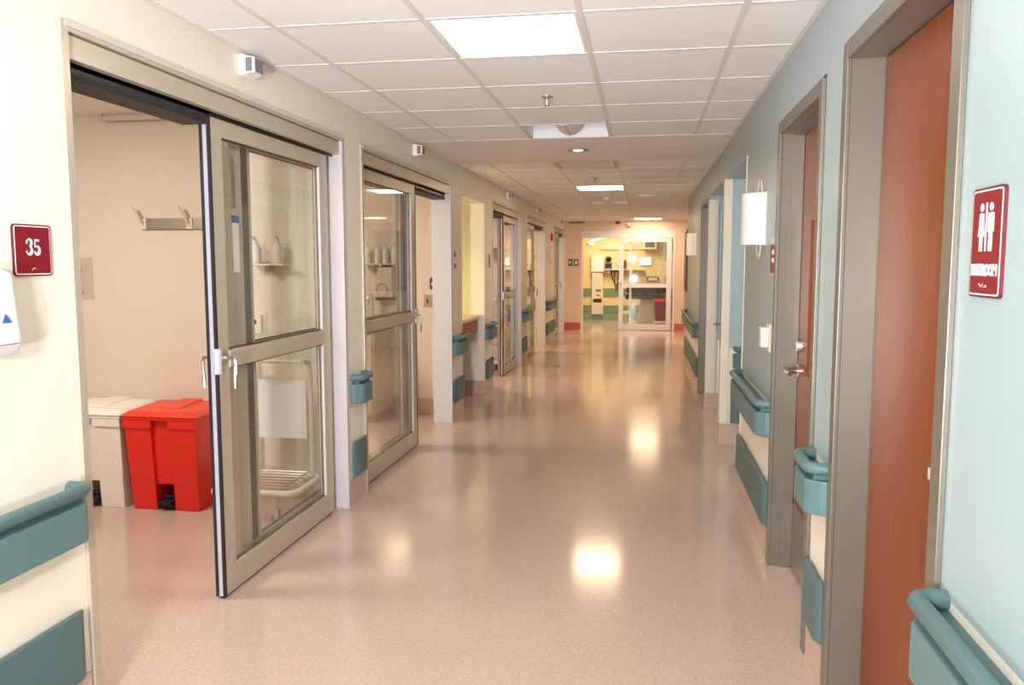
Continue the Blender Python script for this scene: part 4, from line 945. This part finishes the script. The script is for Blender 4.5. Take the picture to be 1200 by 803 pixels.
t = thing('hanging_hoses', 'black coiled instrument cords hanging below the exam shelf', 'cords', (-0.75, BY - 0.03, 1.3))
for k, (a, b, c) in enumerate(((-0.12, 0.04, -0.42), (-0.03, 0.02, -0.55), (0.10, 0.03, -0.40))):
    build('cord', MB().tube([(a, 0, 0), (a * 0.6, -0.01, c * 0.5), (b, -0.01, c), (b + 0.05, -0.01, c * 0.75)], 0.014, 6), 'dark_plastic', t)
build('clip', MB().box(-0.15, 0.13, -0.015, 0.0, -0.03, 0.0), 'dark_plastic', t)
t = thing('wall_rail', 'long tan rail high on the exam room wall', 'rail', (-0.2, BY, 1.86), FACING)
build('rail', MB().box(-0.9, 0.95, 0, 0.05, 0, 0.10), 'room_paint', t); build('end_cap', MB().box(-0.92, -0.90, 0, 0.055, -0.005, 0.105), 'frame', t)
t = thing('wall_monitor', 'boxy patient monitor high on the exam room wall behind the glass', 'monitor', (0.13, BY, 1.86), FACING)
build('arm', MB().box(-0.03, 0.03, 0, 0.10, 0.1, 0.16), 'frame_white', t); build('case', MB().box(-0.18, 0.18, 0.10, 0.30, 0, 0.30, 0.02), 'cream_plastic', t); build('screen', MB().box(-0.12, 0.12, 0.30, 0.303, 0.05, 0.24), 'monitor_screen', t)
t = thing('light_box', 'bright lit panel on the exam room wall under the monitor', 'light box', (0.03, BY, 1.45), FACING)  # small white panel with an emissive face
build('case', MB().box(-0.15, 0.15, 0, 0.05, 0, 0.20), 'white_metal', t); build('lit_panel', MB().box(-0.14, 0.14, 0.05, 0.052, 0.01, 0.19), 'downlight_on', t)
t = thing('wall_frame', 'dark framed plate on the exam room wall below the lit panel', 'frame', (0.22, BY, 1.03), FACING)
build('frame', MB().box(-0.15, 0.15, 0, 0.03, 0, 0.12), 'dark_bronze', t); build('plate', MB().box(-0.12, 0.12, 0.03, 0.032, 0.02, 0.10), 'cream_plastic', t)
t = thing('monitor_pole', 'pale equipment pole right of the monitor in the exam room', 'pole', (0.52, BY - 0.08, 0))
build('pole', MB().cyl((0, 0), 0.018, 0, 2.2), 'frame_white', t); build('bag', MB().box(-0.06, 0.06, -0.05, -0.02, 1.15, 1.55, 0.01), 'room_paint', t); build('foot', MB().lathe([(0.07, 0), (0.05, 0.03)]), 'frame_white', t)
t = thing('exam_lamp', 'white ceiling exam lamp arm in the exam room', 'lamp', (-0.95, 20.2, 2.9))
build('post', MB().cyl((0, 0), 0.03, -0.75, 0), 'white_metal', t); build('arm', MB().tube([(-0.36, 0, -0.86), (0.36, 0, -0.68)], 0.035, 10), 'white_metal', t, smooth=True)
build('lamp_head', MB().lathe([(0.02, -0.98), (0.09, -0.96), (0.10, -0.90), (0.04, -0.85)], c=(-0.38, 0)), 'white_metal', t, smooth=True)
t = thing('exam_table', 'black cushioned exam table on a pale pedestal behind the end door', 'exam table', (0.08, 19.9, 0))
build('cushion', MB().box(-0.50, 0.55, -0.33, 0.33, 0.80, 0.92, 0.03), 'vinyl_black', t, smooth=True)
build('table_frame', MB().box(-0.52, 0.60, -0.30, 0.30, 0.64, 0.74, 0.01), 'dark_plastic', t); build('lift_plate', MB().box(-0.40, 0.50, -0.25, 0.25, 0.74, 0.80), 'grey_plastic', t)
build('pedestal', MB().hexa([(-0.25, -0.2, 0.08), (0.25, -0.2, 0.08), (0.25, 0.2, 0.08), (-0.25, 0.2, 0.08)], [(-0.16, -0.15, 0.64), (0.16, -0.15, 0.64), (0.16, 0.15, 0.64), (-0.16, 0.15, 0.64)], 0.01), 'room_paint', t)
build('base', MB().box(-0.45, 0.50, -0.3, 0.3, 0.02, 0.08, 0.01), 'cream_plastic', t)
for xx in (-0.38, 0.42):
    for yy in (-0.24, 0.24): build('foot', MB().cyl((xx, yy), 0.03, 0, 0.02), 'dark_plastic', t)
t = thing('red_waste_bin', 'red waste bin on a low stand behind the end door glass', 'bin', (0.44, 19.35, 0))
build('body', MB().hexa([(-0.17, -0.14, 0.16), (0.19, -0.14, 0.16), (0.19, 0.14, 0.16), (-0.17, 0.14, 0.16)], [(-0.20, -0.16, 0.60), (0.22, -0.16, 0.60), (0.22, 0.16, 0.60), (-0.20, 0.16, 0.60)], 0.01), 'sign_red', t)
build('lid', MB().box(-0.22, 0.24, -0.18, 0.18, 0.60, 0.66, 0.01), 'bin_red', t); build('stand', MB().box(-0.22, 0.2, -0.15, 0.15, 0.10, 0.15), 'white_metal', t)
for xx in (-0.18, 0.16):
    for yy in (-0.12, 0.12): build('leg', MB().cyl((xx, yy), 0.015, 0, 0.10), 'white_metal', t)
t = thing('stool', 'low pale wheeled stool beside the exam table', 'stool', (-0.42, 19.2, 0))
build('seat', MB().lathe([(0.13, 0.30), (0.15, 0.33), (0.13, 0.37)]), 'room_paint', t, smooth=True); build('column', MB().cyl((0, 0), 0.025, 0.08, 0.30), 'chrome', t)
for k in range(5):
    a = 2 * PI * k / 5; build('leg', MB().tube([(0, 0, 0.09), (0.16 * math.cos(a), 0.16 * math.sin(a), 0.05)], 0.013, 6).tube([(0.16 * math.cos(a), 0.16 * math.sin(a), 0.0), (0.16 * math.cos(a), 0.16 * math.sin(a), 0.05)], 0.02, 8), 'white_metal', t)
